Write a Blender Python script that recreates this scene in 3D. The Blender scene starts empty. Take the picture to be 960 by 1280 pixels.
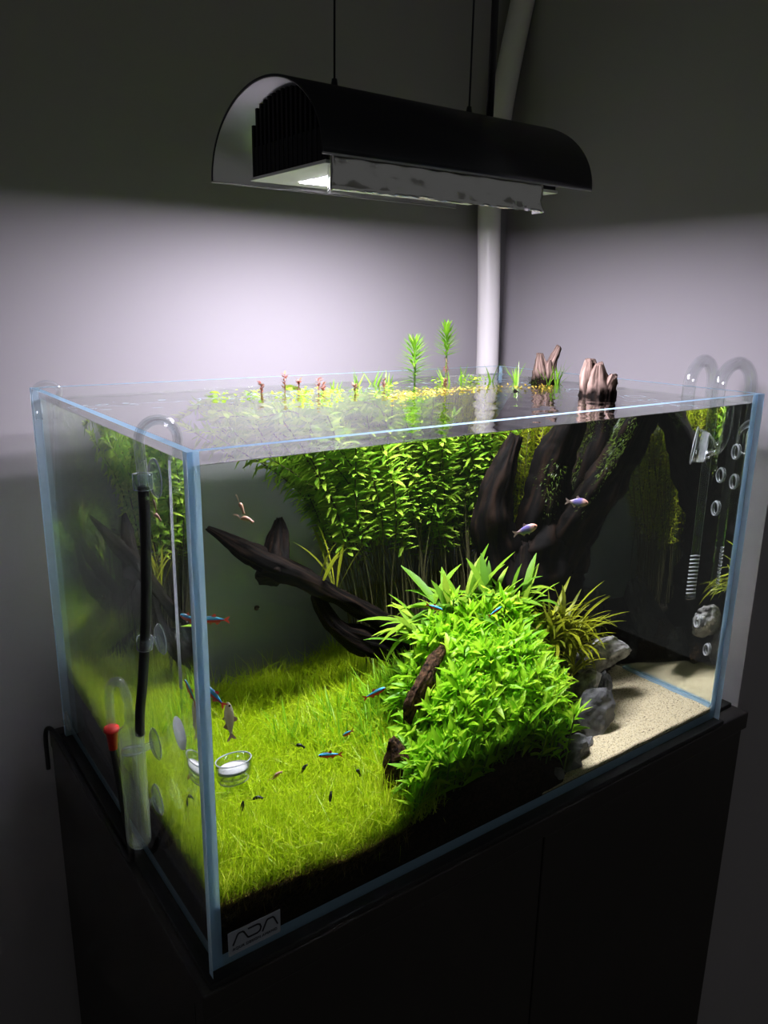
import bpy, bmesh, math, random
import numpy as np
from mathutils import Vector, Matrix, noise

# ---------------------------------------------------------------- camera, world, exposure
scene = bpy.context.scene
COL = scene.collection
cam_data = bpy.data.cameras.new('camera')
cam = bpy.data.objects.new('camera', cam_data)
COL.objects.link(cam)
scene.camera = cam
CAM = Vector((-0.16242, -0.40935, 0.44301))
YAW, PITCH, ROLL = 0.62977, -0.26323, 0.016165
FPX = 978.29
_d = Vector((math.sin(YAW) * math.cos(PITCH), math.cos(YAW) * math.cos(PITCH), math.sin(PITCH)))
_z = -_d
_x = Vector((0, 0, 1)).cross(_z).normalized()
_y = _z.cross(_x)
_c, _s = math.cos(ROLL), math.sin(ROLL)
_x, _y = _x * _c + _y * _s, _y * _c - _x * _s
cam.matrix_world = Matrix(((_x.x, _y.x, _z.x, CAM.x), (_x.y, _y.y, _z.y, CAM.y), (_x.z, _y.z, _z.z, CAM.z), (0, 0, 0, 1)))
cam_data.sensor_fit = 'HORIZONTAL'
cam_data.sensor_width = 36.0
cam_data.lens = 36.0 * FPX / 960.0
cam_data.clip_start = 0.01

world = bpy.data.worlds.new('world')
scene.world = world
world.use_nodes = True
world.node_tree.nodes['Background'].inputs[0].default_value = (1.0, 1.0, 1.0, 1)
world.node_tree.nodes['Background'].inputs[1].default_value = 0.045

vs = scene.view_settings
vs.view_transform = 'Standard'
vs.look = 'None'
vs.exposure = 0.8
vs.gamma = 1.0
vs.use_curve_mapping = False
cy = scene.cycles
cy.max_bounces = 14
cy.diffuse_bounces = 5
cy.glossy_bounces = 6
cy.transmission_bounces = 12
cy.transparent_max_bounces = 40
cy.caustics_reflective = False
cy.caustics_refractive = True
cy.sample_clamp_indirect = 10.0
cy.use_denoising = True

LED_STRENGTH = 78.0

# ---------------------------------------------------------------- dimensions (metres)
W, D, H = 0.600, 0.3752, 0.3603     # tank, outside
G = 0.006                            # glass
BOT = 0.010                          # bottom pane with its seam
WL = 0.350                           # water line
WALL_Y = 0.445
WALL_X = 0.668
FLOOR_Z = -0.75
CEIL_Z = 1.60
rng = np.random.default_rng(7)
random.seed(7)


# ---------------------------------------------------------------- materials
def new_mat(name):
    m = bpy.data.materials.new(name)
    m.use_nodes = True
    nt = m.node_tree
    nt.nodes.clear()
    out = nt.nodes.new('ShaderNodeOutputMaterial')
    return m, nt, out


def N(nt, kind, **kw):
    n = nt.nodes.new(kind)
    for k, v in kw.items():
        if k.startswith('i_'):
            n.inputs[k[2:].replace('_', ' ')].default_value = v
        else:
            setattr(n, k, v)
    return n


def rgba(c):
    return (c[0], c[1], c[2], 1.0)


def pbr(name, col, rough=0.5, metal=0.0, spec=0.5, bump=None, var=None, coat=0.0):
    """principled; bump=(scale, strength, dist); var=(scale, other colour, detail)"""
    m, nt, out = new_mat(name)
    p = N(nt, 'ShaderNodeBsdfPrincipled')
    p.inputs['Base Color'].default_value = rgba(col)
    p.inputs['Roughness'].default_value = rough
    p.inputs['Metallic'].default_value = metal
    p.inputs['Specular IOR Level'].default_value = spec
    p.inputs['Coat Weight'].default_value = coat
    nt.links.new(p.outputs[0], out.inputs[0])
    tc = N(nt, 'ShaderNodeTexCoord')
    if var:
        nz = N(nt, 'ShaderNodeTexNoise')
        nz.inputs['Scale'].default_value = var[0]
        nz.inputs['Detail'].default_value = var[2] if len(var) > 2 else 4
        nt.links.new(tc.outputs['Object'], nz.inputs['Vector'])
        rp = N(nt, 'ShaderNodeValToRGB')
        rp.color_ramp.elements[0].position = 0.35
        rp.color_ramp.elements[1].position = 0.68
        rp.color_ramp.elements[0].color = rgba(col)
        rp.color_ramp.elements[1].color = rgba(var[1])
        nt.links.new(nz.outputs['Fac'], rp.inputs[0])
        nt.links.new(rp.outputs[0], p.inputs['Base Color'])
    if bump:
        nb = N(nt, 'ShaderNodeTexNoise')
        nb.inputs['Scale'].default_value = bump[0]
        nb.inputs['Detail'].default_value = 6
        nt.links.new(tc.outputs['Object'], nb.inputs['Vector'])
        b = N(nt, 'ShaderNodeBump')
        b.inputs['Strength'].default_value = bump[1]
        b.inputs['Distance'].default_value = bump[2]
        nt.links.new(nb.outputs['Fac'], b.inputs['Height'])
        nt.links.new(b.outputs[0], p.inputs['Normal'])
    return m


def thin_glass(name, tint=(1, 1, 1), ior=1.45, rough=0.0, rim_white=0.0):
    """clear glass wall: straight-through transmission plus Fresnel reflection"""
    m, nt, out = new_mat(name)
    fr = N(nt, 'ShaderNodeFresnel')
    fr.inputs['IOR'].default_value = ior
    # same reflectance from both sides of a wall
    geo = N(nt, 'ShaderNodeNewGeometry')
    inv = N(nt, 'ShaderNodeMath', operation='MULTIPLY_ADD')
    inv.inputs[1].default_value = (1.0 / ior - ior) * 0.0
    inv.inputs[2].default_value = ior
    nt.links.new(geo.outputs['Backfacing'], inv.inputs[0])
    lw = N(nt, 'ShaderNodeLayerWeight')
    lw.inputs['Blend'].default_value = 0.5
    # Schlick: F0 + (1-F0) * facing^5
    f0 = ((ior - 1) / (ior + 1)) ** 2
    pw = N(nt, 'ShaderNodeMath', operation='POWER')
    pw.inputs[1].default_value = 5.0
    nt.links.new(lw.outputs['Facing'], pw.inputs[0])
    ma = N(nt, 'ShaderNodeMath', operation='MULTIPLY_ADD')
    ma.inputs[1].default_value = 1 - f0
    ma.inputs[2].default_value = f0
    nt.links.new(pw.outputs[0], ma.inputs[0])
    tr = N(nt, 'ShaderNodeBsdfTransparent')
    tr.inputs[0].default_value = rgba(tint)
    gl = N(nt, 'ShaderNodeBsdfGlossy')
    gl.inputs['Roughness'].default_value = rough
    mx = N(nt, 'ShaderNodeMixShader')
    nt.links.new(ma.outputs[0], mx.inputs[0])
    nt.links.new(tr.outputs[0], mx.inputs[1])
    nt.links.new(gl.outputs[0], mx.inputs[2])
    if rim_white:  # white painted in, strongest at the rims, standing in for glints on glass
        df = N(nt, 'ShaderNodeBsdfDiffuse')
        df.inputs[0].default_value = (0.85, 0.88, 0.9, 1)
        mk = N(nt, 'ShaderNodeMath', operation='MULTIPLY_ADD')
        mk.inputs[1].default_value = rim_white * 3
        mk.inputs[2].default_value = rim_white * 0.4
        nt.links.new(pw.outputs[0], mk.inputs[0])
        m3 = N(nt, 'ShaderNodeMixShader')
        nt.links.new(mk.outputs[0], m3.inputs[0])
        nt.links.new(mx.outputs[0], m3.inputs[1])
        nt.links.new(df.outputs[0], m3.inputs[2])
        mx = m3
    nt.links.new(mx.outputs[0], out.inputs[0])
    nt.nodes.remove(fr); nt.nodes.remove(geo); nt.nodes.remove(inv)
    return m


def leaf_mat(name, c0, c1, c2=None, trans=0.42, gloss=0.06, rough=0.35):
    """leaf: colour varies from leaf to leaf between c0..c1(..c2)"""
    m, nt, out = new_mat(name)
    at = N(nt, 'ShaderNodeAttribute', attribute_name='rnd')
    oi = N(nt, 'ShaderNodeObjectInfo')
    ad = N(nt, 'ShaderNodeMath', operation='ADD')
    nt.links.new(at.outputs['Fac'], ad.inputs[0])
    nt.links.new(oi.outputs['Random'], ad.inputs[1])
    fr = N(nt, 'ShaderNodeMath', operation='FRACT')
    nt.links.new(ad.outputs[0], fr.inputs[0])
    rp = N(nt, 'ShaderNodeValToRGB')
    rp.color_ramp.elements[0].color = rgba(c0)
    rp.color_ramp.elements[1].color = rgba(c1)
    if c2:
        e = rp.color_ramp.elements.new(0.5)
        e.color = rgba(c1)
        rp.color_ramp.elements[-1].color = rgba(c2)
    nt.links.new(fr.outputs[0], rp.inputs[0])
    df = N(nt, 'ShaderNodeBsdfDiffuse')
    tl = N(nt, 'ShaderNodeBsdfTranslucent')
    gm = N(nt, 'ShaderNodeGamma')
    gm.inputs[1].default_value = 0.85
    nt.links.new(rp.outputs[0], df.inputs[0])
    nt.links.new(rp.outputs[0], gm.inputs[0])
    nt.links.new(gm.outputs[0], tl.inputs[0])
    mx = N(nt, 'ShaderNodeMixShader')
    mx.inputs[0].default_value = trans
    nt.links.new(df.outputs[0], mx.inputs[1])
    nt.links.new(tl.outputs[0], mx.inputs[2])
    gl = N(nt, 'ShaderNodeBsdfGlossy')
    gl.inputs['Roughness'].default_value = rough
    m2 = N(nt, 'ShaderNodeMixShader')
    m2.inputs[0].default_value = gloss
    nt.links.new(mx.outputs[0], m2.inputs[1])
    nt.links.new(gl.outputs[0], m2.inputs[2])
    nt.links.new(m2.outputs[0], out.inputs[0])
    return m


M = {}
M['wall'] = pbr('wall_paint', (0.315, 0.30, 0.312), 0.7, spec=0.2, bump=(180, 0.08, 0.0006), var=(3, (0.302, 0.288, 0.30)))
M['floor'] = pbr('floor_boards', (0.10, 0.08, 0.06), 0.5)
M['ceiling'] = pbr('ceiling_paint', (0.6, 0.6, 0.58), 0.8)
M['cabinet'] = pbr('cabinet_laminate', (0.036, 0.032, 0.030), 0.55, spec=0.25, bump=(400, 0.05, 0.0003), var=(8, (0.032, 0.029, 0.027)))
M['mat'] = pbr('foam_mat', (0.006, 0.006, 0.006), 0.8)
M['black'] = pbr('black_anodised', (0.008, 0.009, 0.014), 0.35, spec=0.4)
M['fin'] = pbr('black_fin', (0.006, 0.006, 0.008), 0.6, spec=0.2)
M['white_reflector'] = pbr('satin_reflector', (0.72, 0.72, 0.72), 0.30, metal=0.75)
M['white_plate'] = pbr('white_plate', (0.75, 0.74, 0.76), 0.5)
M['foil'] = pbr('crumpled_foil', (0.70, 0.70, 0.68), 0.22, metal=1.0)
M['edge_metal'] = pbr('bare_edge', (0.30, 0.30, 0.30), 0.4, metal=0.5)
M['pvc'] = pbr('white_pvc', (0.72, 0.70, 0.68), 0.4)
M['rubber'] = pbr('black_rubber', (0.006, 0.006, 0.007), 0.55)
M['red'] = pbr('red_plastic', (0.55, 0.02, 0.015), 0.4)
M['opal'] = None
M['ceramic'] = pbr('white_ceramic', (0.86, 0.84, 0.86), 0.7)
M['sticker'] = None
M['ink'] = pbr('dark_ink', (0.005, 0.006, 0.012), 0.6)
M['glass'] = thin_glass('clear_pane', (0.985, 0.995, 0.99), 1.20)
M['glassware'] = thin_glass('clear_glassware', (0.97, 0.98, 0.98), 1.8, 0.04, 0.14)
M['pipe_glass'] = thin_glass('clear_pipe_glass', (0.97, 0.98, 0.98), 1.7, 0.03, 0.05)
M['cup_pvc'] = thin_glass('clear_soft_plastic', (0.88, 0.93, 0.95), 1.6, 0.12, 0.2)


def mk_milky(name, col, trans=0.5):
    m, nt, out = new_mat(name)
    d = N(nt, 'ShaderNodeBsdfDiffuse'); d.inputs[0].default_value = rgba(col)
    t = N(nt, 'ShaderNodeBsdfTranslucent'); t.inputs[0].default_value = rgba(col)
    x = N(nt, 'ShaderNodeMixShader'); x.inputs[0].default_value = trans
    nt.links.new(d.outputs[0], x.inputs[1]); nt.links.new(t.outputs[0], x.inputs[2]); nt.links.new(x.outputs[0], out.inputs[0])
    return m


M['opal'] = mk_milky('opal_glass', (0.86, 0.86, 0.92), 0.6)


def mk_opal_glass():
    m, nt, out = new_mat('milky_glass')
    d = N(nt, 'ShaderNodeBsdfPrincipled'); d.inputs['Base Color'].default_value = (0.8, 0.82, 0.85, 1); d.inputs['Roughness'].default_value = 0.2
    t = N(nt, 'ShaderNodeBsdfTransparent')
    x = N(nt, 'ShaderNodeMixShader'); x.inputs[0].default_value = 0.45
    nt.links.new(t.outputs[0], x.inputs[1]); nt.links.new(d.outputs[0], x.inputs[2]); nt.links.new(x.outputs[0], out.inputs[0])
    return m


M['opal_glass'] = mk_opal_glass()


def mk_led():
    m, nt, out = new_mat('led_light')
    e = N(nt, 'ShaderNodeEmission')
    e.inputs[0].default_value = (0.99, 0.925, 1.09, 1)
    e.inputs[1].default_value = LED_STRENGTH
    nt.links.new(e.outputs[0], out.inputs[0])
    return m


M['led'] = mk_led()


def mk_edge():
    """ground, polished edge of a pane: pale blue, lets light through it and scatters it"""
    m, nt, out = new_mat('pane_edge')
    d = N(nt, 'ShaderNodeBsdfDiffuse')
    d.inputs[0].default_value = (0.46, 0.74, 1.0, 1)
    t = N(nt, 'ShaderNodeBsdfTranslucent')
    t.inputs[0].default_value = (0.78, 0.92, 1.0, 1)
    x = N(nt, 'ShaderNodeMixShader')
    x.inputs[0].default_value = 0.6
    nt.links.new(d.outputs[0], x.inputs[1])
    nt.links.new(t.outputs[0], x.inputs[2])
    g = N(nt, 'ShaderNodeBsdfGlossy')
    g.inputs[1].default_value = 0.12
    y = N(nt, 'ShaderNodeMixShader')
    y.inputs[0].default_value = 0.10
    nt.links.new(x.outputs[0], y.inputs[1])
    nt.links.new(g.outputs[0], y.inputs[2])
    nt.links.new(y.outputs[0], out.inputs[0])
    return m


M['edge'] = mk_edge()


def mk_water_side():
    m, nt, out = new_mat('water_side')
    g = N(nt, 'ShaderNodeBsdfGlass')
    g.inputs['Color'].default_value = (0.955, 1.0, 0.95, 1)
    g.inputs['Roughness'].default_value = 0.0
    g.inputs['IOR'].default_value = 1.333
    nt.links.new(g.outputs[0], out.inputs[0])
    return m


def mk_water_top():
    """surface: straight-through transmission and grazing reflection, the reflection raised above that of real water"""
    m, nt, out = new_mat('water_surface')
    lw = N(nt, 'ShaderNodeLayerWeight')
    lw.inputs['Blend'].default_value = 0.5
    p5 = N(nt, 'ShaderNodeMath', operation='POWER')
    p5.inputs[1].default_value = 5.0
    nt.links.new(lw.outputs['Facing'], p5.inputs[0])
    ma = N(nt, 'ShaderNodeMath', operation='MULTIPLY_ADD')
    ma.inputs[1].default_value = 0.98
    ma.inputs[2].default_value = 0.02
    nt.links.new(p5.outputs[0], ma.inputs[0])
    pw = N(nt, 'ShaderNodeMath', operation='POWER')
    pw.inputs[1].default_value = 0.5  # lifts the reflectance beyond real water so the surface looks brighter
    nt.links.new(ma.outputs[0], pw.inputs[0])
    tr = N(nt, 'ShaderNodeBsdfTransparent')
    gl = N(nt, 'ShaderNodeBsdfGlossy')
    gl.inputs['Roughness'].default_value = 0.0
    mx = N(nt, 'ShaderNodeMixShader')
    nt.links.new(pw.outputs[0], mx.inputs[0])
    nt.links.new(tr.outputs[0], mx.inputs[1])
    nt.links.new(gl.outputs[0], mx.inputs[2])
    nt.links.new(mx.outputs[0], out.inputs[0])
    return m


M['water_side'] = mk_water_side()
M['water_top'] = mk_water_top()


def mk_sticker():
    m, nt, out = new_mat('frosted_label')
    d = N(nt, 'ShaderNodeBsdfPrincipled')
    d.inputs['Base Color'].default_value = (0.42, 0.46, 0.52, 1)
    d.inputs['Roughness'].default_value = 0.35
    t = N(nt, 'ShaderNodeBsdfTransparent')
    x = N(nt, 'ShaderNodeMixShader')
    x.inputs[0].default_value = 0.75
    nt.links.new(t.outputs[0], x.inputs[1])
    nt.links.new(d.outputs[0], x.inputs[2])
    nt.links.new(x.outputs[0], out.inputs[0])
    return m


M['sticker'] = mk_sticker()


def mk_sand():
    m, nt, out = new_mat('cream_sand')
    p = N(nt, 'ShaderNodeBsdfPrincipled')
    p.inputs['Roughness'].default_value = 0.85
    p.inputs['Specular IOR Level'].default_value = 0.2
    tc = N(nt, 'ShaderNodeTexCoord')
    v = N(nt, 'ShaderNodeTexVoronoi')
    v.inputs['Scale'].default_value = 900
    nt.links.new(tc.outputs['Object'], v.inputs['Vector'])
    wn = N(nt, 'ShaderNodeTexWhiteNoise')
    nt.links.new(v.outputs['Color'], wn.inputs['Vector'])
    rp = N(nt, 'ShaderNodeValToRGB')
    rp.color_ramp.elements[0].color = (0.16, 0.12, 0.07, 1)
    rp.color_ramp.elements[0].position = 0.0
    rp.color_ramp.elements[1].color = (0.76, 0.64, 0.38, 1)
    rp.color_ramp.elements[1].position = 0.22
    e = rp.color_ramp.elements.new(1.0)
    e.color = (0.82, 0.73, 0.50, 1)
    nt.links.new(wn.outputs['Value'], rp.inputs[0])
    nz = N(nt, 'ShaderNodeTexNoise')
    nz.inputs['Scale'].default_value = 260
    nz.inputs['Detail'].default_value = 2
    nt.links.new(tc.outputs['Object'], nz.inputs['Vector'])
    r2 = N(nt, 'ShaderNodeValToRGB')
    r2.color_ramp.elements[0].position = 0.30
    r2.color_ramp.elements[1].position = 0.36
    r2.color_ramp.elements[0].color = (0.10, 0.09, 0.08, 1)
    r2.color_ramp.elements[1].color = (1, 1, 1, 1)
    nt.links.new(nz.outputs['Fac'], r2.inputs[0])
    mm = N(nt, 'ShaderNodeMix', data_type='RGBA', blend_type='MULTIPLY')
    mm.inputs['Factor'].default_value = 1.0
    nt.links.new(rp.outputs[0], mm.inputs['A'])
    nt.links.new(r2.outputs[0], mm.inputs['B'])
    nt.links.new(mm.outputs['Result'], p.inputs['Base Color'])
    b = N(nt, 'ShaderNodeBump')
    b.inputs['Strength'].default_value = 0.5
    b.inputs['Distance'].default_value = 0.0008
    nt.links.new(v.outputs['Distance'], b.inputs['Height'])
    nt.links.new(b.outputs[0], p.inputs['Normal'])
    nt.links.new(p.outputs[0], out.inputs[0])
    return m


M['sand'] = mk_sand()
M['soil'] = pbr('aqua_soil', (0.010, 0.008, 0.006), 0.9, spec=0.15, bump=(500, 0.9, 0.002), var=(300, (0.030, 0.021, 0.012), 2))


def mk_wood():
    m, nt, out = new_mat('driftwood')
    p = N(nt, 'ShaderNodeBsdfPrincipled')
    p.inputs['Roughness'].default_value = 0.75
    p.inputs['Specular IOR Level'].default_value = 0.06
    tc = N(nt, 'ShaderNodeTexCoord')
    at = N(nt, 'ShaderNodeAttribute', attribute_name='grain')
    nz = N(nt, 'ShaderNodeTexNoise')
    nz.inputs['Scale'].default_value = 1.0
    nz.inputs['Detail'].default_value = 6
    nt.links.new(at.outputs['Vector'], nz.inputs['Vector'])
    wet = N(nt, 'ShaderNodeValToRGB')
    wet.color_ramp.elements[0].position = 0.45
    wet.color_ramp.elements[0].color = (0.0022, 0.0018, 0.0015, 1)
    wet.color_ramp.elements[1].position = 0.85
    wet.color_ramp.elements[1].color = (0.022, 0.012, 0.007, 1)
    dry = N(nt, 'ShaderNodeValToRGB')
    dry.color_ramp.elements[0].position = 0.36
    dry.color_ramp.elements[0].color = (0.035, 0.020, 0.015, 1)
    dry.color_ramp.elements[1].position = 0.62
    dry.color_ramp.elements[1].color = (0.33, 0.235, 0.19, 1)
    nt.links.new(nz.outputs['Fac'], wet.inputs[0])
    nt.links.new(nz.outputs['Fac'], dry.inputs[0])
    # wood that stands out of the water has dried pale
    ge = N(nt, 'ShaderNodeNewGeometry')
    sx = N(nt, 'ShaderNodeSeparateXYZ')
    nt.links.new(ge.outputs['Position'], sx.inputs[0])
    n2 = N(nt, 'ShaderNodeTexNoise')
    n2.inputs['Scale'].default_value = 90
    nt.links.new(tc.outputs['Object'], n2.inputs['Vector'])
    a = N(nt, 'ShaderNodeMath', operation='MULTIPLY_ADD')
    a.inputs[1].default_value = 0.018
    nt.links.new(n2.outputs['Fac'], a.inputs[0])
    nt.links.new(sx.outputs['Z'], a.inputs[2])
    mr = N(nt, 'ShaderNodeMapRange')
    mr.inputs['From Min'].default_value = 0.362
    mr.inputs['From Max'].default_value = 0.373
    nt.links.new(a.outputs[0], mr.inputs['Value'])
    mx = N(nt, 'ShaderNodeMix', data_type='RGBA')
    nt.links.new(mr.outputs[0], mx.inputs['Factor'])
    nt.links.new(wet.outputs[0], mx.inputs['A'])
    nt.links.new(dry.outputs[0], mx.inputs['B'])
    nt.links.new(mx.outputs['Result'], p.inputs['Base Color'])
    b = N(nt, 'ShaderNodeBump')
    b.inputs['Strength'].default_value = 0.8
    b.inputs['Distance'].default_value = 0.0015
    nt.links.new(nz.outputs['Fac'], b.inputs['Height'])
    nt.links.new(b.outputs[0], p.inputs['Normal'])
    nt.links.new(p.outputs[0], out.inputs[0])
    return m


M['wood'] = mk_wood()
M['bark'] = pbr('brown_bark', (0.006, 0.004, 0.003), 0.9, spec=0.1, bump=(220, 1.0, 0.003), var=(230, (0.13, 0.070, 0.036), 6))
M['slate'] = pbr('slate_rock', (0.085, 0.086, 0.090), 0.8, spec=0.25, bump=(70, 0.7, 0.003), var=(60, (0.24, 0.24, 0.245), 8))
M['pale_rock'] = pbr('pale_rock', (0.13, 0.12, 0.11), 0.85, spec=0.25, bump=(80, 0.9, 0.004), var=(75, (0.74, 0.72, 0.70), 8))
M['dark_rock'] = pbr('dark_rock', (0.022, 0.023, 0.022), 0.85, spec=0.2, bump=(60, 0.7, 0.003), var=(50, (0.06, 0.062, 0.058), 6))
M['grass'] = leaf_mat('hairgrass', (0.32, 0.48, 0.006), (0.60, 0.77, 0.014), (0.88, 0.94, 0.09), 0.5, 0.012)
M['tuft'] = leaf_mat('tuft_grass', (0.16, 0.40, 0.012), (0.28, 0.56, 0.02), (0.42, 0.66, 0.03), 0.42, 0.012)
M['brown_root'] = leaf_mat('brown_runner', (0.12, 0.075, 0.020), (0.30, 0.20, 0.05), (0.44, 0.33, 0.09), 0.3)
M['bush_leaf'] = leaf_mat('lance_leaf', (0.22, 0.56, 0.010), (0.36, 0.70, 0.016), (0.52, 0.77, 0.04), 0.42, 0.02, 0.45)
M['sword_leaf'] = leaf_mat('sword_leaf', (0.10, 0.26, 0.015), (0.19, 0.38, 0.02), (0.34, 0.48, 0.03), 0.35, 0.02, 0.5)
M['olive_leaf'] = leaf_mat('olive_leaf', (0.16, 0.19, 0.012), (0.32, 0.36, 0.015), (0.52, 0.54, 0.03), 0.35, 0.02, 0.5)
M['stem_leaf'] = leaf_mat('stem_leaf', (0.18, 0.40, 0.03), (0.34, 0.55, 0.045), (0.50, 0.66, 0.08), 0.5, 0.015)
M['fine_leaf'] = leaf_mat('fine_leaf', (0.32, 0.46, 0.018), (0.52, 0.60, 0.025), (0.70, 0.68, 0.04), 0.62, 0.015)
M['red_leaf'] = leaf_mat('red_leaf', (0.26, 0.08, 0.06), (0.36, 0.15, 0.10), (0.30, 0.22, 0.12), 0.3)
M['amber_leaf'] = leaf_mat('amber_leaf', (0.42, 0.24, 0.03), (0.50, 0.38, 0.05), (0.38, 0.40, 0.05), 0.3)
M['stem'] = pbr('plant_stem', (0.07, 0.065, 0.022), 0.7, var=(60, (0.13, 0.12, 0.04)))
M['green_stem'] = pbr('green_stem', (0.10, 0.20, 0.03), 0.6)
M['moss'] = leaf_mat('moss', (0.035, 0.065, 0.005), (0.06, 0.11, 0.007), (0.10, 0.14, 0.012), 0.3)


# ---------------------------------------------------------------- mesh helpers
def link(o, parent=None):
    COL.objects.link(o)
    if parent is not None:
        o.parent = parent
    return o


def empty(name, loc, label=None, cat=None, group=None):
    o = bpy.data.objects.new(name, None)
    o.empty_display_size = 0.01
    link(o)
    o.location = loc
    if label:
        tag(o, label, cat, group)
    return o


def tag(o, label=None, cat=None, group=None, kind=None):
    if label: o['label'] = label
    if cat: o['category'] = cat
    if group: o['group'] = group
    if kind: o['kind'] = kind
    return o


class MB:
    """collects verts and faces in world coordinates; build() makes one object"""
    def __init__(s):
        s.v, s.f, s.m, s.r, s.g = [], [], [], [], []
        s.n = 0

    def add(s, verts, faces, mi=0, rnd=None, grain=None):
        verts = np.asarray(verts, float).reshape(-1, 3)
        s.v.append(verts)
        for f in faces:
            s.f.append(tuple(int(i) + s.n for i in f))
            s.m.append(mi)
        s.r.append(np.zeros(len(verts)) if rnd is None else np.broadcast_to(rnd, (len(verts),)))
        s.g.append(verts * 60 if grain is None else np.asarray(grain, float))
        s.n += len(verts)

    def box(s, a, b, mi=0):
        x0, y0, z0 = a
        x1, y1, z1 = b
        v = [(x0, y0, z0), (x1, y0, z0), (x1, y1, z0), (x0, y1, z0), (x0, y0, z1), (x1, y0, z1), (x1, y1, z1), (x0, y1, z1)]
        f = [(0, 3, 2, 1), (4, 5, 6, 7), (0, 1, 5, 4), (1, 2, 6, 5), (2, 3, 7, 6), (3, 0, 4, 7)]
        s.add(v, f, mi)

    def tube(s, pts, rad, n=10, mi=0, caps=True, rnd=None):
        pts = np.asarray(pts, float)
        k = len(pts)
        rad = np.broadcast_to(np.asarray(rad, float), (k,))
        t = np.gradient(pts, axis=0)
        t /= np.linalg.norm(t, axis=1)[:, None] + 1e-12
        up = np.array([0, 0, 1.0]) if abs(t[0][2]) < 0.9 else np.array([1.0, 0, 0])
        u = np.cross(t[0], up); u /= np.linalg.norm(u)
        V = []
        a = np.linspace(0, 2 * np.pi, n, endpoint=False)
        for i in range(k):
            u = u - t[i] * (u @ t[i]); u /= np.linalg.norm(u) + 1e-12
            w = np.cross(t[i], u)
            V.append(pts[i] + rad[i] * (np.cos(a)[:, None] * u + np.sin(a)[:, None] * w))
        V = np.concatenate(V)
        F = []
        for i in range(k - 1):
            for j in range(n):
                q = (j + 1) % n
                F.append((i * n + j, i * n + q, (i + 1) * n + q, (i + 1) * n + j))
        if caps:
            F.append(tuple(range(n - 1, -1, -1)))
            F.append(tuple((k - 1) * n + j for j in range(n)))
        s.add(V, F, mi, rnd)

    def lathe(s, prof, origin, axis=(0, 0, 1), n=28, mi=0):
        """prof: list of (radius, along)"""
        ax = Vector(axis).normalized()
        q = ax.to_track_quat('Z', 'Y')
        V, F = [], []
        for r, h in prof:
            for j in range(n):
                a = 2 * math.pi * j / n
                V.append(q @ Vector((r * math.cos(a), r * math.sin(a), h)) + Vector(origin))
        for i in range(len(prof) - 1):
            for j in range(n):
                k = (j + 1) % n
                F.append((i * n + j, i * n + k, (i + 1) * n + k, (i + 1) * n + j))
        s.add([tuple(v) for v in V], F, mi)

    def build(s, name, mats, parent=None, smooth=True, origin=None, bevel=0.0):
        V = np.concatenate(s.v)
        o3 = np.array(origin if origin is not None else (parent.location if parent is not None else (0, 0, 0)), float)
        me = bpy.data.meshes.new(name)
        base = o3
        me.from_pydata((V - base).tolist(), [], s.f)
        if not isinstance(mats, (list, tuple)):
            mats = [mats]
        for m in mats:
            me.materials.append(m)
        me.polygons.foreach_set('material_index', s.m)
        me.polygons.foreach_set('use_smooth', [smooth] * len(me.polygons))
        at = me.attributes.new('rnd', 'FLOAT', 'POINT')
        at.data.foreach_set('value', np.concatenate(s.r).astype(np.float32))
        ob = bpy.data.objects.new(name, me)
        link(ob, parent)
        if parent is not None:
            ob.location = tuple(base - np.array(world_loc(parent)))
        else:
            ob.location = tuple(base)
        if bevel:
            bv = ob.modifiers.new('bevel', 'BEVEL')
            bv.width = bevel
            bv.segments = 2
            bv.limit_method = 'ANGLE'
        return ob

    def build_grain(s, *a, **k):
        ob = s.build(*a, **k)
        at = ob.data.attributes.new('grain', 'FLOAT_VECTOR', 'POINT')
        at.data.foreach_set('vector', np.concatenate(s.g).astype(np.float32).ravel())
        return ob


def world_loc(o):
    v = Vector((0, 0, 0))
    while o is not None:
        v += o.location
        o = o.parent
    return v


def spline(pts, k=8):
    """Catmull-Rom through the points"""
    p = np.asarray(pts, float)
    p = np.concatenate([[2 * p[0] - p[1]], p, [2 * p[-1] - p[-2]]])
    out = []
    for i in range(1, len(p) - 2):
        for t in np.linspace(0, 1, k, endpoint=False):
            a, b, c, d = p[i - 1], p[i], p[i + 1], p[i + 2]
            out.append(0.5 * ((2 * b) + (-a + c) * t + (2 * a - 5 * b + 4 * c - d) * t * t + (-a + 3 * b - 3 * c + d) * t ** 3))
    out.append(p[-2])
    return np.array(out)


def unit(a):
    a = np.asarray(a, float)
    return a / (np.linalg.norm(a, axis=-1, keepdims=True) + 1e-12)


LANCE = lambda t: np.clip(np.sin(np.pi * np.clip(t, 0, 1) ** 0.75), 0.10, 1) * (1 - 0.0 * t)
BLADE = lambda t: 1.0 - 0.92 * t ** 2
STRAP = lambda t: np.clip(0.35 + 1.6 * t, 0, 1) * np.clip((1.02 - t) * 4, 0.05, 1)


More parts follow.
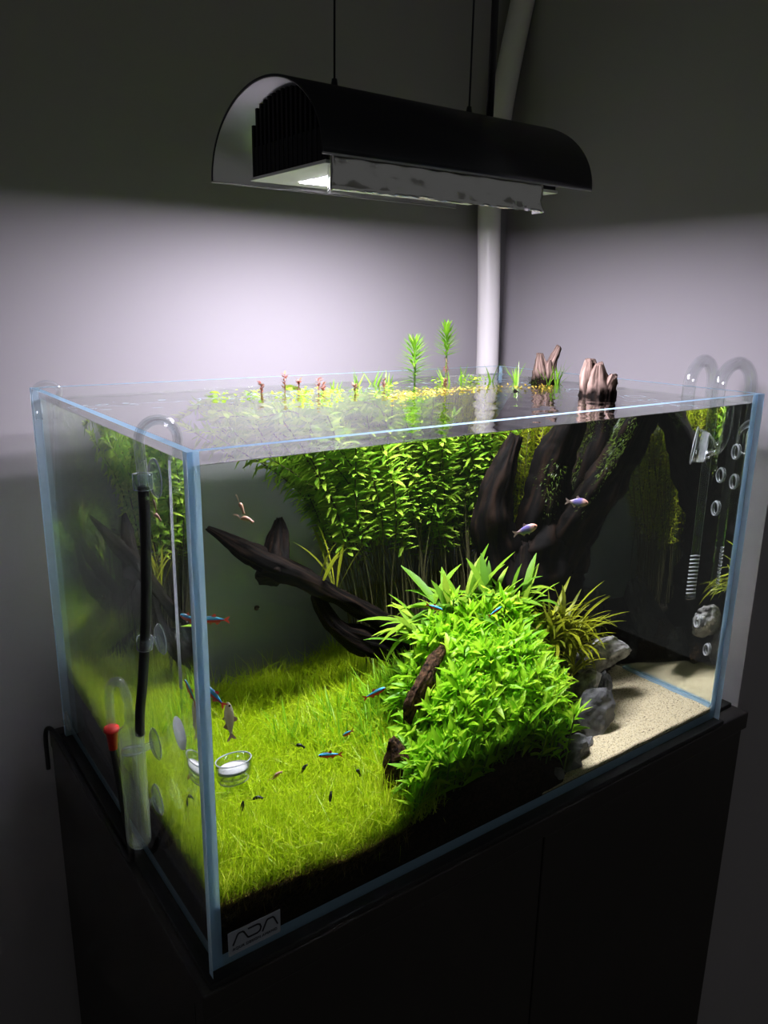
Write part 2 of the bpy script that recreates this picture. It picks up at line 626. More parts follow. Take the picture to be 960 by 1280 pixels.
def leaf_batch(mb, Pn, Dr, Nn, L, Wd, B, prof=LANCE, seg=4, fold=0.0, mi=0, rnd=None):
    """many leaves at once. Dr: direction, Nn: upper side, B: droop angle over its length"""
    Pn = np.asarray(Pn, float)
    m = len(Pn)
    if m == 0:
        return
    Dr = unit(Dr)
    Nn = unit(Nn - Dr * np.sum(Nn * Dr, 1)[:, None])
    S = np.cross(Dr, Nn)
    L = np.broadcast_to(L, (m,)); Wd = np.broadcast_to(Wd, (m,)); B = np.broadcast_to(B, (m,)) + 1e-4
    t = np.linspace(0, 1, seg + 1)
    w = prof(t)
    ax = np.sin(B[:, None] * t) / B[:, None]
    az = -(1 - np.cos(B[:, None] * t)) / B[:, None]
    C = Pn[:, None] + L[:, None, None] * (ax[..., None] * Dr[:, None] + az[..., None] * Nn[:, None])
    hw = 0.5 * Wd[:, None] * w[None]
    off = hw[..., None] * S[:, None]
    lift = (hw * fold)[..., None] * Nn[:, None]
    if fold > 0:
        V = np.stack([C - off + lift, C, C + off + lift], 2)      # m, seg+1, 3, 3
        nc = 3
    else:
        V = np.stack([C - off, C + off], 2)
        nc = 2
    k = (seg + 1) * nc
    V = V.reshape(-1, 3)
    quad = []
    for i in range(seg):
        for c in range(nc - 1):
            quad.append((i * nc + c, i * nc + c + 1, (i + 1) * nc + c + 1, (i + 1) * nc + c))
    quad = np.array(quad)
    F = (quad[None] + (np.arange(m) * k)[:, None, None]).reshape(-1, 4)
    if rnd is None:
        rnd = rng.random(m)
    mb.add(V, F.tolist(), mi, np.repeat(rnd, k))


def leaf_mesh(name, mat, L, Wd, B, prof=LANCE, seg=4, fold=0.3):
    """one leaf along +X, upper side +Z, origin at its base"""
    mb = MB()
    leaf_batch(mb, [(0, 0, 0)], np.array([(1., 0, 0)]), np.array([(0, 0, 1.)]), L, Wd, B, prof, seg, fold, 0, np.array([0.0]))
    me = bpy.data.meshes.new(name)
    me.from_pydata(np.concatenate(mb.v).tolist(), [], mb.f)
    me.materials.append(mat)
    me.polygons.foreach_set('use_smooth', [True] * len(me.polygons))
    return me


def leaf_obj(name, me, p, d, n, sc, parent):
    d = Vector(d).normalized()
    n = Vector(n)
    n = (n - d * n.dot(d)).normalized()
    s = n.cross(d)
    Mx = Matrix(((d.x, s.x, n.x), (d.y, s.y, n.y), (d.z, s.z, n.z))).to_4x4()
    o = bpy.data.objects.new(name, me)
    link(o, parent)
    o.location = Vector(p) - world_loc(parent)
    o.rotation_euler = Mx.to_euler()
    o.scale = (sc, sc, sc)
    return o


# ---------------------------------------------------------------- room
def room():
    b = MB(); b.box((-2.2, WALL_Y, FLOOR_Z), (WALL_X + 0.3, WALL_Y + 0.1, CEIL_Z))
    tag(b.build('wall_back', M['wall'], smooth=False), 'pale plaster wall behind the aquarium', kind='structure')
    b = MB(); b.box((WALL_X, 0.016, FLOOR_Z), (WALL_X + 0.3, WALL_Y, CEIL_Z))
    tag(b.build('wall_right', M['wall'], smooth=False), 'short plaster wall beside the aquarium', kind='structure')
    b = MB(); b.box((-2.2, -2.2, FLOOR_Z - 0.05), (2.2, WALL_Y + 0.1, FLOOR_Z))
    tag(b.build('floor', M['floor'], smooth=False), 'dark floor', kind='structure')
    b = MB(); b.box((-2.2, -2.2, CEIL_Z), (2.2, WALL_Y + 0.1, CEIL_Z + 0.05))
    tag(b.build('ceiling', M['ceiling'], smooth=False), 'white ceiling', kind='structure')


room()

# white pipe in the corner
pp = spline([(0.628, 0.421, FLOOR_Z), (0.624, 0.421, 0.0), (0.620, 0.421, 0.376), (0.611, 0.421, 0.55), (0.611, 0.42, 0.615), (0.622, 0.42, 0.69), (0.637, 0.42, 0.763), (0.655, 0.418, 0.85), (0.70, 0.418, 1.07)], 8)
pp[:, 0] = np.minimum(pp[:, 0], WALL_X - 0.0165)
b = MB()
b.tube(pp, 0.0155, 24)
pipe = empty('water_pipe', (0.628, 0.421, FLOOR_Z), 'white plastic pipe running up the corner of the room', 'pipe')
b.build('pipe', M['pvc'], pipe)


# ---------------------------------------------------------------- cabinet
def cabinet():
    c = empty('cabinet', (0.32, 0.19, FLOOR_Z), 'dark grey laminate cabinet under the aquarium', 'cabinet')
    x0, x1, y0, y1 = -0.010, 0.652, -0.006, 0.40
    b = MB(); b.box((x0, y0, -0.024), (x1, y1, -0.004)); b.build('top_panel', M['cabinet'], c, False, bevel=0.0012)
    b = MB(); b.box((x0 + 0.001, y0 + 0.020, FLOOR_Z), (x0 + 0.019, y1 - 0.001, -0.024)); b.build('side_panel', M['cabinet'], c, False)
    b = MB(); b.box((x1 - 0.027, y0 + 0.020, FLOOR_Z), (x1 - 0.009, y1 - 0.001, -0.024)); b.build('side_panel', M['cabinet'], c, False)
    b = MB(); b.box((x0 + 0.019, y1 - 0.012, FLOOR_Z), (x1 - 0.027, y1 - 0.002, -0.024)); b.build('back_panel', M['cabinet'], c, False)
    xm = 0.318
    b = MB(); b.box((x0 + 0.001, y0 + 0.001, FLOOR_Z + 0.04), (xm - 0.0012, y0 + 0.019, -0.0245)); b.build('door', M['cabinet'], c, False, bevel=0.0008)
    b = MB(); b.box((xm + 0.0012, y0 + 0.001, FLOOR_Z + 0.04), (x1 - 0.009, y0 + 0.019, -0.0245)); b.build('door', M['cabinet'], c, False, bevel=0.0008)
    b = MB(); b.box((x0 + 0.019, y0 + 0.025, FLOOR_Z), (x1 - 0.027, y0 + 0.035, FLOOR_Z + 0.04)); b.build('plinth', M['cabinet'], c, False)
    # dark slot with a lid on the free strip of the top
    b = MB(); b.box((0.622, 0.012, -0.004), (0.646, 0.30, 0.0015)); b.build('cable_slot_cover', M['mat'], c, False, bevel=0.001)


cabinet()
b = MB(); b.box((-0.004, -0.004, -0.0045), (W + 0.004, D + 0.004, 0.0002))
tag(b.build('foam_mat', M['mat'], smooth=False, bevel=0.001), 'thin black foam mat between tank and cabinet', 'mat')


# ---------------------------------------------------------------- tank
def pane(name, a, bb, edge_axes, parent):
    """box whose faces normal to edge_axes use the edge material"""
    b = MB(); b.box(a, bb)
    ob = b.build(name, [M['glass'], M['edge']], parent, False)
    for p in ob.data.polygons:
        ax = max(range(3), key=lambda i: abs(p.normal[i]))
        if ax in edge_axes:
            p.material_index = 1
    return ob


tank = empty('aquarium_tank', (W / 2, D / 2, 0), 'rimless clear glass aquarium tank on the dark cabinet', 'aquarium')
pane('front_pane', (0, 0, 0), (W, G, H), (0, 2), tank)
pane('back_pane', (0, D - G, 0), (W, D, H), (0, 2), tank)
pane('side_pane', (0, G + 0.0002, 0), (G, D - G - 0.0002, H), (1, 2), tank)
pane('side_pane', (W - G, G + 0.0002, 0), (W, D - G - 0.0002, H), (1, 2), tank)
pane('bottom_pane', (G + .0002, G + .0002, 0.0003), (W - G - .0002, D - G - .0002, BOT), (0, 1), tank)


for x0, x1 in ((0.0003, 0.0098), (W - 0.0098, W - 0.0003)):
    b = MB(); b.box((x0, G + 0.00005, 0.0005), (x1, G + 0.00018, H - 0.0005)); b.build('silicone_seam', M['edge'], tank, False)
for y0 in (0.00,):
    b = MB(); b.box((G, D - G - 0.0012, 0.011), (G + 0.0035, D - G - 0.0002, WL)); b.build('silicone_seam', M['edge'], tank, False)
    b = MB(); b.box((W - G - 0.0035, D - G - 0.0012, 0.011), (W - G, D - G - 0.0002, WL)); b.build('silicone_seam', M['edge'], tank, False)


b = MB(); b.box((W - G - 0.0050, G + 0.003, 0.0125), (W - G - 0.0006, 0.235, 0.0178)); b.build('silicone_seam', M['edge'], tank, False)


# maker's label on the front pane
def sticker():
    x0, x1, z0, z1 = 0.0115, 0.0512, 0.0122, 0.0312
    c = empty('maker_label', ((x0 + x1) / 2, -0.0003, z0), 'small frosted maker label with dark lettering on the front glass', 'label')
    b = MB()
    b.box((x0, -0.0006, z0), (x1, -0.00005, z1))
    b.build('label_plate', M['sticker'], c, False, bevel=0.0002)
    y = -0.0009
    def stroke(pts, wd=0.0011):
        pts = np.array(pts, float)
        for i in range(len(pts) - 1):
            d = pts[i + 1] - pts[i]; d /= np.linalg.norm(d)
            n = np.array([-d[1], d[0]]) * wd / 2
            e = d * wd * 0.3
            q = [pts[i] - e - n, pts[i + 1] + e - n, pts[i + 1] + e + n, pts[i] - e + n]
            v = [(p[0], y, p[1]) for p in q] + [(p[0], y + 0.0003, p[1]) for p in q]
            lb.add(v, [(0, 1, 2, 3), (4, 7, 6, 5), (0, 4, 5, 1), (1, 5, 6, 2), (2, 6, 7, 3), (3, 7, 4, 0)])
    lb = MB(); stroke([(0.0150, 0.0203), (0.0182, 0.0268), (0.0192, 0.0280), (0.0222, 0.0280), (0.0232, 0.0270), (0.0258, 0.0217), (0.0268, 0.0210), (0.0330, 0.0210), (0.0352, 0.0220), (0.0360, 0.0245), (0.0352, 0.0270), (0.0335, 0.0280), (0.0265, 0.0280)])
    lb.build('logo_letter', M['ink'], c, False)
    lb = MB(); stroke([(0.0372, 0.0203), (0.0402, 0.0268), (0.0412, 0.0280), (0.0452, 0.0280), (0.0462, 0.0268), (0.0488, 0.0205)])
    lb.build('logo_letter', M['ink'], c, False)
    cu = bpy.data.curves.new('lettering', 'FONT')
    cu.body = 'AQUA DESIGN AMANO'
    cu.size = 0.0031
    cu.align_x = 'CENTER'
    cu.extrude = 0.0001
    cu.space_character = 1.05
    to = bpy.data.objects.new('lettering_tmp', cu)
    COL.objects.link(to)
    bpy.context.view_layer.update()
    me = bpy.data.meshes.new_from_object(to)
    bpy.data.objects.remove(to)
    me.materials.clear(); me.materials.append(M['ink'])
    o = bpy.data.objects.new('lettering', me)
    link(o, c)
    o.rotation_euler = (math.pi / 2, 0, 0)
    o.location = Vector(((x0 + x1) / 2, y, 0.0158)) - c.location


sticker()


# ---------------------------------------------------------------- ground inside
XB = np.array([(-0.02, 0.335), (0.007, 0.362), (0.015, 0.368), (0.06, 0.412), (0.12, 0.470), (0.20, 0.530), (0.24, 0.575), (0.26, 0.60), (0.40, 0.70)])


def sand_border(y):
    return np.interp(y, XB[:, 0], XB[:, 1])


def soil_z(x, y):
    x = np.asarray(x, float); y = np.asarray(y, float)
    left = np.interp(x, [0, 0.06, 0.12, 0.18, 0.25, 0.30], [0.047, 0.043, 0.036, 0.040, 0.046, 0.045]) + 0.055 * np.clip(y, 0, 0.37)
    s = np.clip((sand_border(y) - x) / 0.07, 0, 1)
    s = s * s * (3 - 2 * s)
    hill = 0.030 * np.exp(-(((x - 0.33) / 0.10) ** 2 + ((y - 0.15) / 0.10) ** 2))
    return 0.0108 + (left + hill - 0.0108) * s


def grid_ground(name, fz, mat, x0, x1, y0, y1, nx, ny, zb, keep=None):
    xs = np.linspace(x0, x1, nx); ys = np.linspace(y0, y1, ny)
    X, Y = np.meshgrid(xs, ys, indexing='ij')
    Z = fz(X, Y)
    V = np.stack([X, Y, Z], -1).reshape(-1, 3)
    idx = np.arange(nx * ny).reshape(nx, ny)
    F = [(idx[i, j], idx[i + 1, j], idx[i + 1, j + 1], idx[i, j + 1]) for i in range(nx - 1) for j in range(ny - 1)]
    b = MB()
    ring = [idx[i, 0] for i in range(nx)] + [idx[nx - 1, j] for j in range(1, ny)] + [idx[i, ny - 1] for i in range(nx - 2, -1, -1)] + [idx[0, j] for j in range(ny - 2, 0, -1)]
    k = len(V)
    Vb = V[ring].copy(); Vb[:, 2] = zb
    V = np.concatenate([V, Vb])
    r = len(ring)
    for i in range(r):
        j = (i + 1) % r
        F.append((ring[j], ring[i], k + i, k + j))
    F.append(tuple(k + i for i in range(r)))
    b.add(V, F)
    return b.build(name, mat)


def rough(x, y, amp, sc):
    return amp * np.vectorize(lambda a, c: noise.noise(Vector((a * sc, c * sc, 3.1))))(x, y)


IX0, IX1, IY0, IY1 = G + 0.0012, W - G - 0.0012, G + 0.0012, D - G - 0.0012
o = grid_ground('soil_bed', lambda x, y: soil_z(x, y) + rough(x, y, 0.0025, 160) * (soil_z(x, y) > 0.0145), M['soil'], IX0, IX1 - 0.001, IY0 + 0.0004, IY1, 150, 100, BOT + 0.0003)
tag(o, 'black granular planting soil under the carpet grass', 'soil', kind='stuff')


def sand_z(x, y):
    d = np.clip((x - sand_border(y) + 0.03) / 0.05, 0, 1)
    return 0.0118 + d * 0.0034 + rough(x, y, 0.0012, 40) + rough(x, y, 0.0004, 220)


o = grid_ground('sand_bed', sand_z, M['sand'], 0.325, IX1, IY0, 0.31, 150, 130, BOT + 0.0003)
tag(o, 'cream coloured sand with dark specks beside the rocks', 'sand', kind='stuff')


# ---------------------------------------------------------------- water
def water():
    x0, x1, y0, y1 = G + 0.0004, W - G - 0.0004, G + 0.0004, D - G - 0.0004
    z0 = BOT + 0.0001
    nx, ny = 240, 150
    xs = np.linspace(x0, x1, nx); ys = np.linspace(y0, y1, ny)
    X, Y = np.meshgrid(xs, ys, indexing='ij')
    Z = np.full_like(X, WL)
    r2 = np.random.default_rng(3)
    for k in range(16):
        a = r2.uniform(0, 6.28); lam = r2.uniform(0.012, 0.055); ph = r2.uniform(0, 6.28)
        Z += 0.0042 * lam * 0.30 * np.sin(2 * np.pi / lam * (X * math.cos(a) + Y * math.sin(a)) + ph + 1.5 * np.sin(X * 25 + k) * np.cos(Y * 31 + k))
    e = np.minimum(np.minimum(X - x0, x1 - X), np.minimum(Y - y0, y1 - Y))
    Z = WL + (Z - WL) * np.clip(e / 0.01, 0, 1) + 0.0012 * np.exp(-e / 0.0018)
    V = np.stack([X, Y, Z], -1).reshape(-1, 3)
    idx = np.arange(nx * ny).reshape(nx, ny)
    b = MB()
    top = [(idx[i, j], idx[i + 1, j], idx[i + 1, j + 1], idx[i, j + 1]) for i in range(nx - 1) for j in range(ny - 1)]
    b.add(V, top, 1)
    ring = [idx[i, 0] for i in range(nx)] + [idx[nx - 1, j] for j in range(1, ny)] + [idx[i, ny - 1] for i in range(nx - 2, -1, -1)] + [idx[0, j] for j in range(ny - 2, 0, -1)]
    # four flat sides + bottom, each with its own corner verts so that they stay flat
    def side(rg):
        T = V[rg]
        B = T.copy(); B[:, 2] = z0
        k = len(rg)
        b.add(np.concatenate([T, B]), [(i + 1, i, k + i, k + i + 1) for i in range(k - 1)], 0)
    side([idx[i, 0] for i in range(nx)])
    side([idx[nx - 1, j] for j in range(ny)])
    side([idx[i, ny - 1] for i in range(nx - 1, -1, -1)])
    side([idx[0, j] for j in range(ny - 1, -1, -1)])
    b.add([(x0, y0, z0), (x1, y0, z0), (x1, y1, z0), (x0, y1, z0)], [(3, 2, 1, 0)], 0)
    o = b.build('water', [M['water_side'], M['water_top']])
    for p in o.data.polygons:
        p.use_smooth = p.material_index == 1
    tag(o, 'clear rippled water filling the glass tank', 'water', kind='stuff')


water()


# ---------------------------------------------------------------- lamp
def lamp():
    xl, xr, yc, zb, R, h = 0.147, 0.430, 0.1875, 0.5425, 0.0935, 0.0645
    L = empty('pendant_lamp', (0.29, yc, zb), 'black half-round pendant lamp hanging over the aquarium', 'lamp')
    na = 48
    def arch(r, hh, a):
        return (yc + r * math.cos(a), zb + hh * math.sin(a))
    b = MB()
    th = 0.0014
    V, F = [], []
    for i in range(na + 1):
        a = math.pi * i / na
        y, z = arch(R, h, a); y2, z2 = arch(R - th, h - th, a)
        for x in (xl, xr):
            V += [(x, y, z), (x, y2, z2)]
    for i in range(na):
        k = i * 4; q = k + 4
        F.append((k, k + 2, q + 2, q))                # outer
        F.append((k, q, q + 1, k + 1))                # left rim
        F.append((k + 2, k + 3, q + 3, q + 2))        # right rim
        F.append((k + 1, q + 1, q + 3, k + 3))        # inner
    F.append((0, 1, 3, 2)); k = na * 4; F.append((k, k + 2, k + 3, k + 1))
    b.add(V, F)
    ob = b.build('hood', M['black'], L)
    # smooth by angle
    for p in ob.data.polygons:
        p.use_smooth = abs(p.normal.x) < 0.5
    b = MB()
    V, F = [], []
    for i in range(na + 1):
        a = math.pi * i / na
        for dd in (th + 0.0002, th + 0.0008):
            y, z = arch(R - dd, h - dd, a)
            for x in (xl + 0.0008, xr - 0.0008):
                V.append((x, y, z))
    for i in range(na):
        k = i * 4; q = k + 4
        F += [(k, k + 1, q + 1, q), (k + 2, q + 2, q + 3, k + 3), (k, q, q + 2, k + 2), (k + 1, k + 3, q + 3, q + 1)]
    b.add(V, F)
    b.build('reflector', M['white_reflector'], L)['label'] = 'satin white inside of the hood'
    # bright bare lower edge of the hood
    for sgn in (-1, 1):
        b = MB(); b.box((xl, yc + sgn * (R - 0.0008) - 0.0008, zb - 0.0012), (xr, yc + sgn * (R - 0.0008) + 0.0008, zb + 0.0001))
        b.build('hood_edge', M['edge_metal'], L, False)
    # heat sink: plate with fins
    y0, y1 = 0.118, 0.240
    b = MB(); b.box((0.164, y0, 0.5400), (0.412, y1, 0.5425)); b.build('base_plate', M['white_plate'], L, False, bevel=0.0004)
    nf = 17
    for i in range(nf):
        y = y0 + 0.003 + (y1 - y0 - 0.006) * i / (nf - 1)
        u = (y - yc) / (R - 0.004)
        zt = zb + (h - 0.005) * math.sqrt(max(0.05, 1 - u * u)) - (0.009 if y > 0.232 else 0.0)
        b = MB(); b.box((0.166, y - 0.0016, 0.5425), (0.410, y + 0.0016, zt)); b.build('fin', M['fin'], L, False)
    b = MB(); b.box((0.1665, y0 + 0.004, 0.5427), (0.168, y1 - 0.004, 0.566)); b.build('end_plate', M['fin'], L, False)
    b = MB(); b.box((0.200, 0.128, 0.5396), (0.372, 0.218, 0.5402)); b.build('led_panel', M['led'], L, False)
    # foil flap hooked under the front edge, folded round at both ends
    b = MB()
    nx, nz = 60, 8
    xs = np.linspace(0.158, 0.372, nx)
    r = np.random.default_rng(11)
    path = [(0.172, 0.128)] + [(x, 0.0985) for x in xs] + [(0.375, 0.104), (0.377, 0.115)]
    path = np.array(path)
    V = []
    for i, (x, y) in enumerate(path):
        lo = 0.5195 + (max(0.0, y - 0.104) * 0.03 if x > 0.373 else 0.0) + 0.0010 * noise.noise(Vector((x * 90, y * 40, 0)))
        for j in range(nz + 1):
            t = j / nz
            nn = Vector((x * 70, t * 2.5, y * 50))
            V.append((x + 0.0012 * noise.noise(nn + Vector((5, 1, 2))), y + 0.0045 * t * (noise.noise(nn) + 0.6 * noise.noise(nn * 2.3)), 0.5445 + (lo - 0.5445) * t))
    F = [(i * (nz + 1) + j, (i + 1) * (nz + 1) + j, (i + 1) * (nz + 1) + j + 1, i * (nz + 1) + j + 1) for i in range(len(path) - 1) for j in range(nz)]
    b.add(V, F)
    fo = b.build('foil_shield', M['foil'], L, True)
    fo['label'] = 'crumpled silver foil flap below the front edge'
    so = fo.modifiers.new('thickness', 'SOLIDIFY'); so.thickness = 0.0003
    for x, xt in ((0.2157, 0.2165), (0.362, 0.366)):
        b = MB(); b.tube([(x, yc, 0.604), (x + (xt - x) * .5, yc, 1.0), (xt, yc, CEIL_Z)], 0.0009, 8); b.build('suspension_wire', M['black'], L)
        b = MB(); b.lathe([(0.0, 0.010), (0.0022, 0.009), (0.003, 0.004), (0.005, 0.0), (0.005, -0.003)], (x, yc, 0.6075), n=16); b.build('wire_grip', M['black'], L)
    b = MB(); b.tube([(0.388, yc, 0.600), (0.3885, yc, 0.75), (0.388, yc, 1.1), (0.385, yc, CEIL_Z)], 0.0034, 12); b.build('power_cable', M['rubber'], L)


lamp()


# ---------------------------------------------------------------- wood
def gnarl(mb, pts, radii, seed, n=30, k=14, rough_amp=0.28, ridge=0.26, tip=True, mi=0):
    p = spline(pts, k)
    r = np.interp(np.linspace(0, len(radii) - 1, len(p)), np.arange(len(radii)), radii)
    t = unit(np.gradient(p, axis=0))
    u = np.cross(t[0], (0.3, 0.2, 1.0)); u = unit(u)
    a = np.linspace(0, 2 * np.pi, n, endpoint=False)
    V, Gn = [], []
    s = 0.0
    sv = Vector((seed * 3.7, seed * 1.3, seed * 7.1))
    for i in range(len(p)):
        if i:
            s += np.linalg.norm(p[i] - p[i - 1])
        u = unit(u - t[i] * (u @ t[i])); w = np.cross(t[i], u)
        for j in range(n):
            ca, sa = math.cos(a[j]), math.sin(a[j])
            f = 1 + ridge * (0.5 - 2.2 * abs(noise.noise(Vector((ca * 1.9, sa * 1.9, s * 9)) + sv))) + 0.6 * ridge * noise.noise(Vector((ca * 6, sa * 6, s * 26)) + sv)
            f += 0.35 * ridge * noise.noise(Vector((ca * 4, sa * 4, s * 160)) + sv)
            f += rough_amp * noise.noise(Vector((ca * 1.1, sa * 1.1, s * 45)) + sv)
            f *= 1 + 0.18 * math.cos(2 * a[j] + seed)
            jag = r[i] * 1.6 * noise.noise(Vector((ca * 2.2, sa * 2.2, 9.0)) + sv) * max(0.0, (i - len(p) * 0.75) / (len(p) * 0.25))
            V.append(p[i] + r[i] * f * (ca * u + sa * w) + t[i] * jag)
            Gn.append((ca * 3.0 + seed, sa * 3.0, s * 26))
    F = []
    for i in range(len(p) - 1):
        for j in range(n):
            q = (j + 1) % n
            F.append((i * n + j, i * n + q, (i + 1) * n + q, (i + 1) * n + j))
    V = np.array(V)
    c0 = V[:n].mean(0); c1 = V[-n:].mean(0) + t[-1] * r[-1] * 0.5
    m = len(V)
    V = np.concatenate([V, [c0, c1]])
    Gn += [(0, 0, 0), (0, 0, s * 26)]
    for j in range(n):
        q = (j + 1) % n
        F.append((q, j, m)); F.append(((len(p) - 1) * n + j, (len(p) - 1) * n + q, m + 1))
    mb.add(V, F, mi, None, Gn)


# small branch reaching to the left
wl = empty('driftwood', (0.27, 0.26, 0.06), 'dark forked driftwood branch reaching out over the carpet grass', 'driftwood')
b = MB()
gnarl(b, [(0.40, 0.255, 0.055), (0.33, 0.258, 0.085), (0.285, 0.262, 0.118), (0.245, 0.265, 0.150), (0.212, 0.266, 0.172), (0.178, 0.268, 0.196), (0.150, 0.275, 0.212), (0.130, 0.305, 0.225), (0.113, 0.339, 0.239)], [0.024, 0.022, 0.015, 0.009, 0.008, 0.0105, 0.013, 0.0085, 0.0025], 1)
b.build_grain('branch', M['wood'], wl)
b = MB()
gnarl(b, [(0.148, 0.270, 0.200), (0.158, 0.282, 0.214), (0.166, 0.296, 0.232), (0.170, 0.304, 0.246)], [0.013, 0.0135, 0.010, 0.0035], 2)
b.build_grain('fork', M['wood'], wl)
b = MB()
gnarl(b, [(0.30, 0.262, 0.100), (0.252, 0.262, 0.116), (0.222, 0.263, 0.132), (0.203, 0.266, 0.152), (0.192, 0.268, 0.178)], [0.016, 0.012, 0.0085, 0.007, 0.006], 3)
b.build_grain('lower_strand', M['wood'], wl)

# big wood
wr = empty('driftwood_stump', (0.45, 0.22, 0.04), 'large black driftwood stump whose branches break the water surface', 'driftwood')
b = MB()
gnarl(b, [(0.452, 0.225, 0.03), (0.452, 0.225, 0.10), (0.448, 0.222, 0.16), (0.448, 0.222, 0.205), (0.45, 0.22, 0.235)], [0.050, 0.046, 0.044, 0.040, 0.018], 4, n=30)
b.build_grain('trunk', M['wood'], wr)
for i, (pts, rad) in enumerate([
    ([(0.410, 0.225, 0.12), (0.388, 0.222, 0.175), (0.372, 0.22, 0.235), (0.384, 0.22, 0.282), (0.397, 0.22, 0.313)], [0.026, 0.024, 0.021, 0.013, 0.006]),
    ([(0.440, 0.222, 0.18), (0.437, 0.216, 0.235), (0.444, 0.208, 0.285), (0.456, 0.20, 0.320), (0.461, 0.198, 0.342)], [0.030, 0.025, 0.018, 0.016, 0.011]),
    ([(0.475, 0.228, 0.19), (0.498, 0.236, 0.245), (0.530, 0.247, 0.305), (0.560, 0.257, 0.348), (0.563, 0.259, 0.368)], [0.026, 0.022, 0.017, 0.014, 0.009]),
    ([(0.465, 0.215, 0.18), (0.478, 0.182, 0.235), (0.497, 0.152, 0.290), (0.509, 0.133, 0.335), (0.508, 0.131, 0.358), (0.503, 0.128, 0.384)], [0.028, 0.023, 0.018, 0.017, 0.013, 0.004]),
]):
    b = MB(); gnarl(b, pts, rad, 10 + i, n=34)
    b.build_grain('branch', M['wood'], wr)
# splintered tops above the water
for i, (pts, rad) in enumerate([
    ([(0.560, 0.257, 0.345), (0.557, 0.259, 0.365), (0.556, 0.262, 0.384)], [0.010, 0.009, 0.004]),
    ([(0.563, 0.256, 0.350), (0.567, 0.254, 0.370), (0.576, 0.250, 0.393)], [0.007, 0.0055, 0.003]),
    ([(0.505, 0.138, 0.345), (0.505, 0.141, 0.365), (0.506, 0.143, 0.385)], [0.011, 0.010, 0.005]),
    ([(0.513, 0.125, 0.340), (0.515, 0.124, 0.358), (0.516, 0.120, 0.371)], [0.010, 0.008, 0.006]),
]):
    b = MB(); gnarl(b, pts, rad, 20 + i, n=26, ridge=0.5)
    b.build_grain('splinter', M['wood'], wr)
# knots of the trunk's left flank
b = MB(); gnarl(b, [(0.425, 0.215, 0.10), (0.402, 0.208, 0.135), (0.398, 0.206, 0.165), (0.404, 0.21, 0.20)], [0.02, 0.024, 0.021, 0.01], 31)
b.build_grain('knot', M['wood'], wr)


# moss on the upper sides of two branches
def moss(line, rad, count):
    p = spline(line, 12)
    i = rng.integers(0, len(p), count)
    t = unit(np.gradient(p, axis=0))[i]
    a = rng.uniform(-1.5, 1.5, count)
    up = unit(np.cross(np.cross(t, (0, -0.2, 1.0)), t))
    sd = np.cross(t, up)
    nrm = np.cos(a)[:, None] * up + np.sin(a)[:, None] * sd
    pos = p[i] + nrm * rad * rng.uniform(0.75, 1.0, count)[:, None] + t * rng.normal(0, 0.004, count)[:, None]
    d = unit(nrm + rng.normal(0, 0.5, (count, 3)))
    mb = MB()
    leaf_batch(mb, pos, d, t, rng.uniform(0.003, 0.006, count), 0.0008, rng.uniform(0.2, 1.2, count), BLADE, 2)
    o = mb.build('moss', M['moss'], wr)
    tag(o, kind='stuff')


moss([(0.478, 0.182, 0.235), (0.497, 0.152, 0.290), (0.509, 0.133, 0.335)], 0.020, 3000)
moss([(0.498, 0.236, 0.245), (0.530, 0.247, 0.305), (0.560, 0.257, 0.340)], 0.019, 2600)
moss([(0.437, 0.216, 0.235), (0.444, 0.208, 0.285)], 0.020, 500)

# small pieces of bark at the foot of the bush
sp = empty('wood_stub', (0.181, 0.060, 0.04), 'short dark wood stub standing in the carpet grass', 'driftwood')
b = MB(); gnarl(b, [(0.184, 0.066, 0.035), (0.182, 0.061, 0.066), (0.180, 0.060, 0.088), (0.176, 0.060, 0.102)], [0.016, 0.0135, 0.010, 0.003], 41, ridge=0.3)
b.build('stub', M['bark'], sp)
sp = empty('bark_ridge', (0.22, 0.09, 0.05), 'brown bark ridge along the edge of the bright bush', 'driftwood')
b = MB(); gnarl(b, [(0.206, 0.086, 0.100), (0.208, 0.084, 0.117), (0.222, 0.091, 0.131), (0.245, 0.11, 0.141), (0.27, 0.13, 0.146)], [0.005, 0.0075, 0.008, 0.0065, 0.004], 42, ridge=0.3)
b.build('ridge', M['bark'], sp)
b = MB(); gnarl(b, [(0.235, 0.13, 0.04), (0.238, 0.12, 0.08), (0.228, 0.10, 0.125)], [0.018, 0.015, 0.009], 43, ridge=0.3)
b.build('foot', M['bark'], sp)


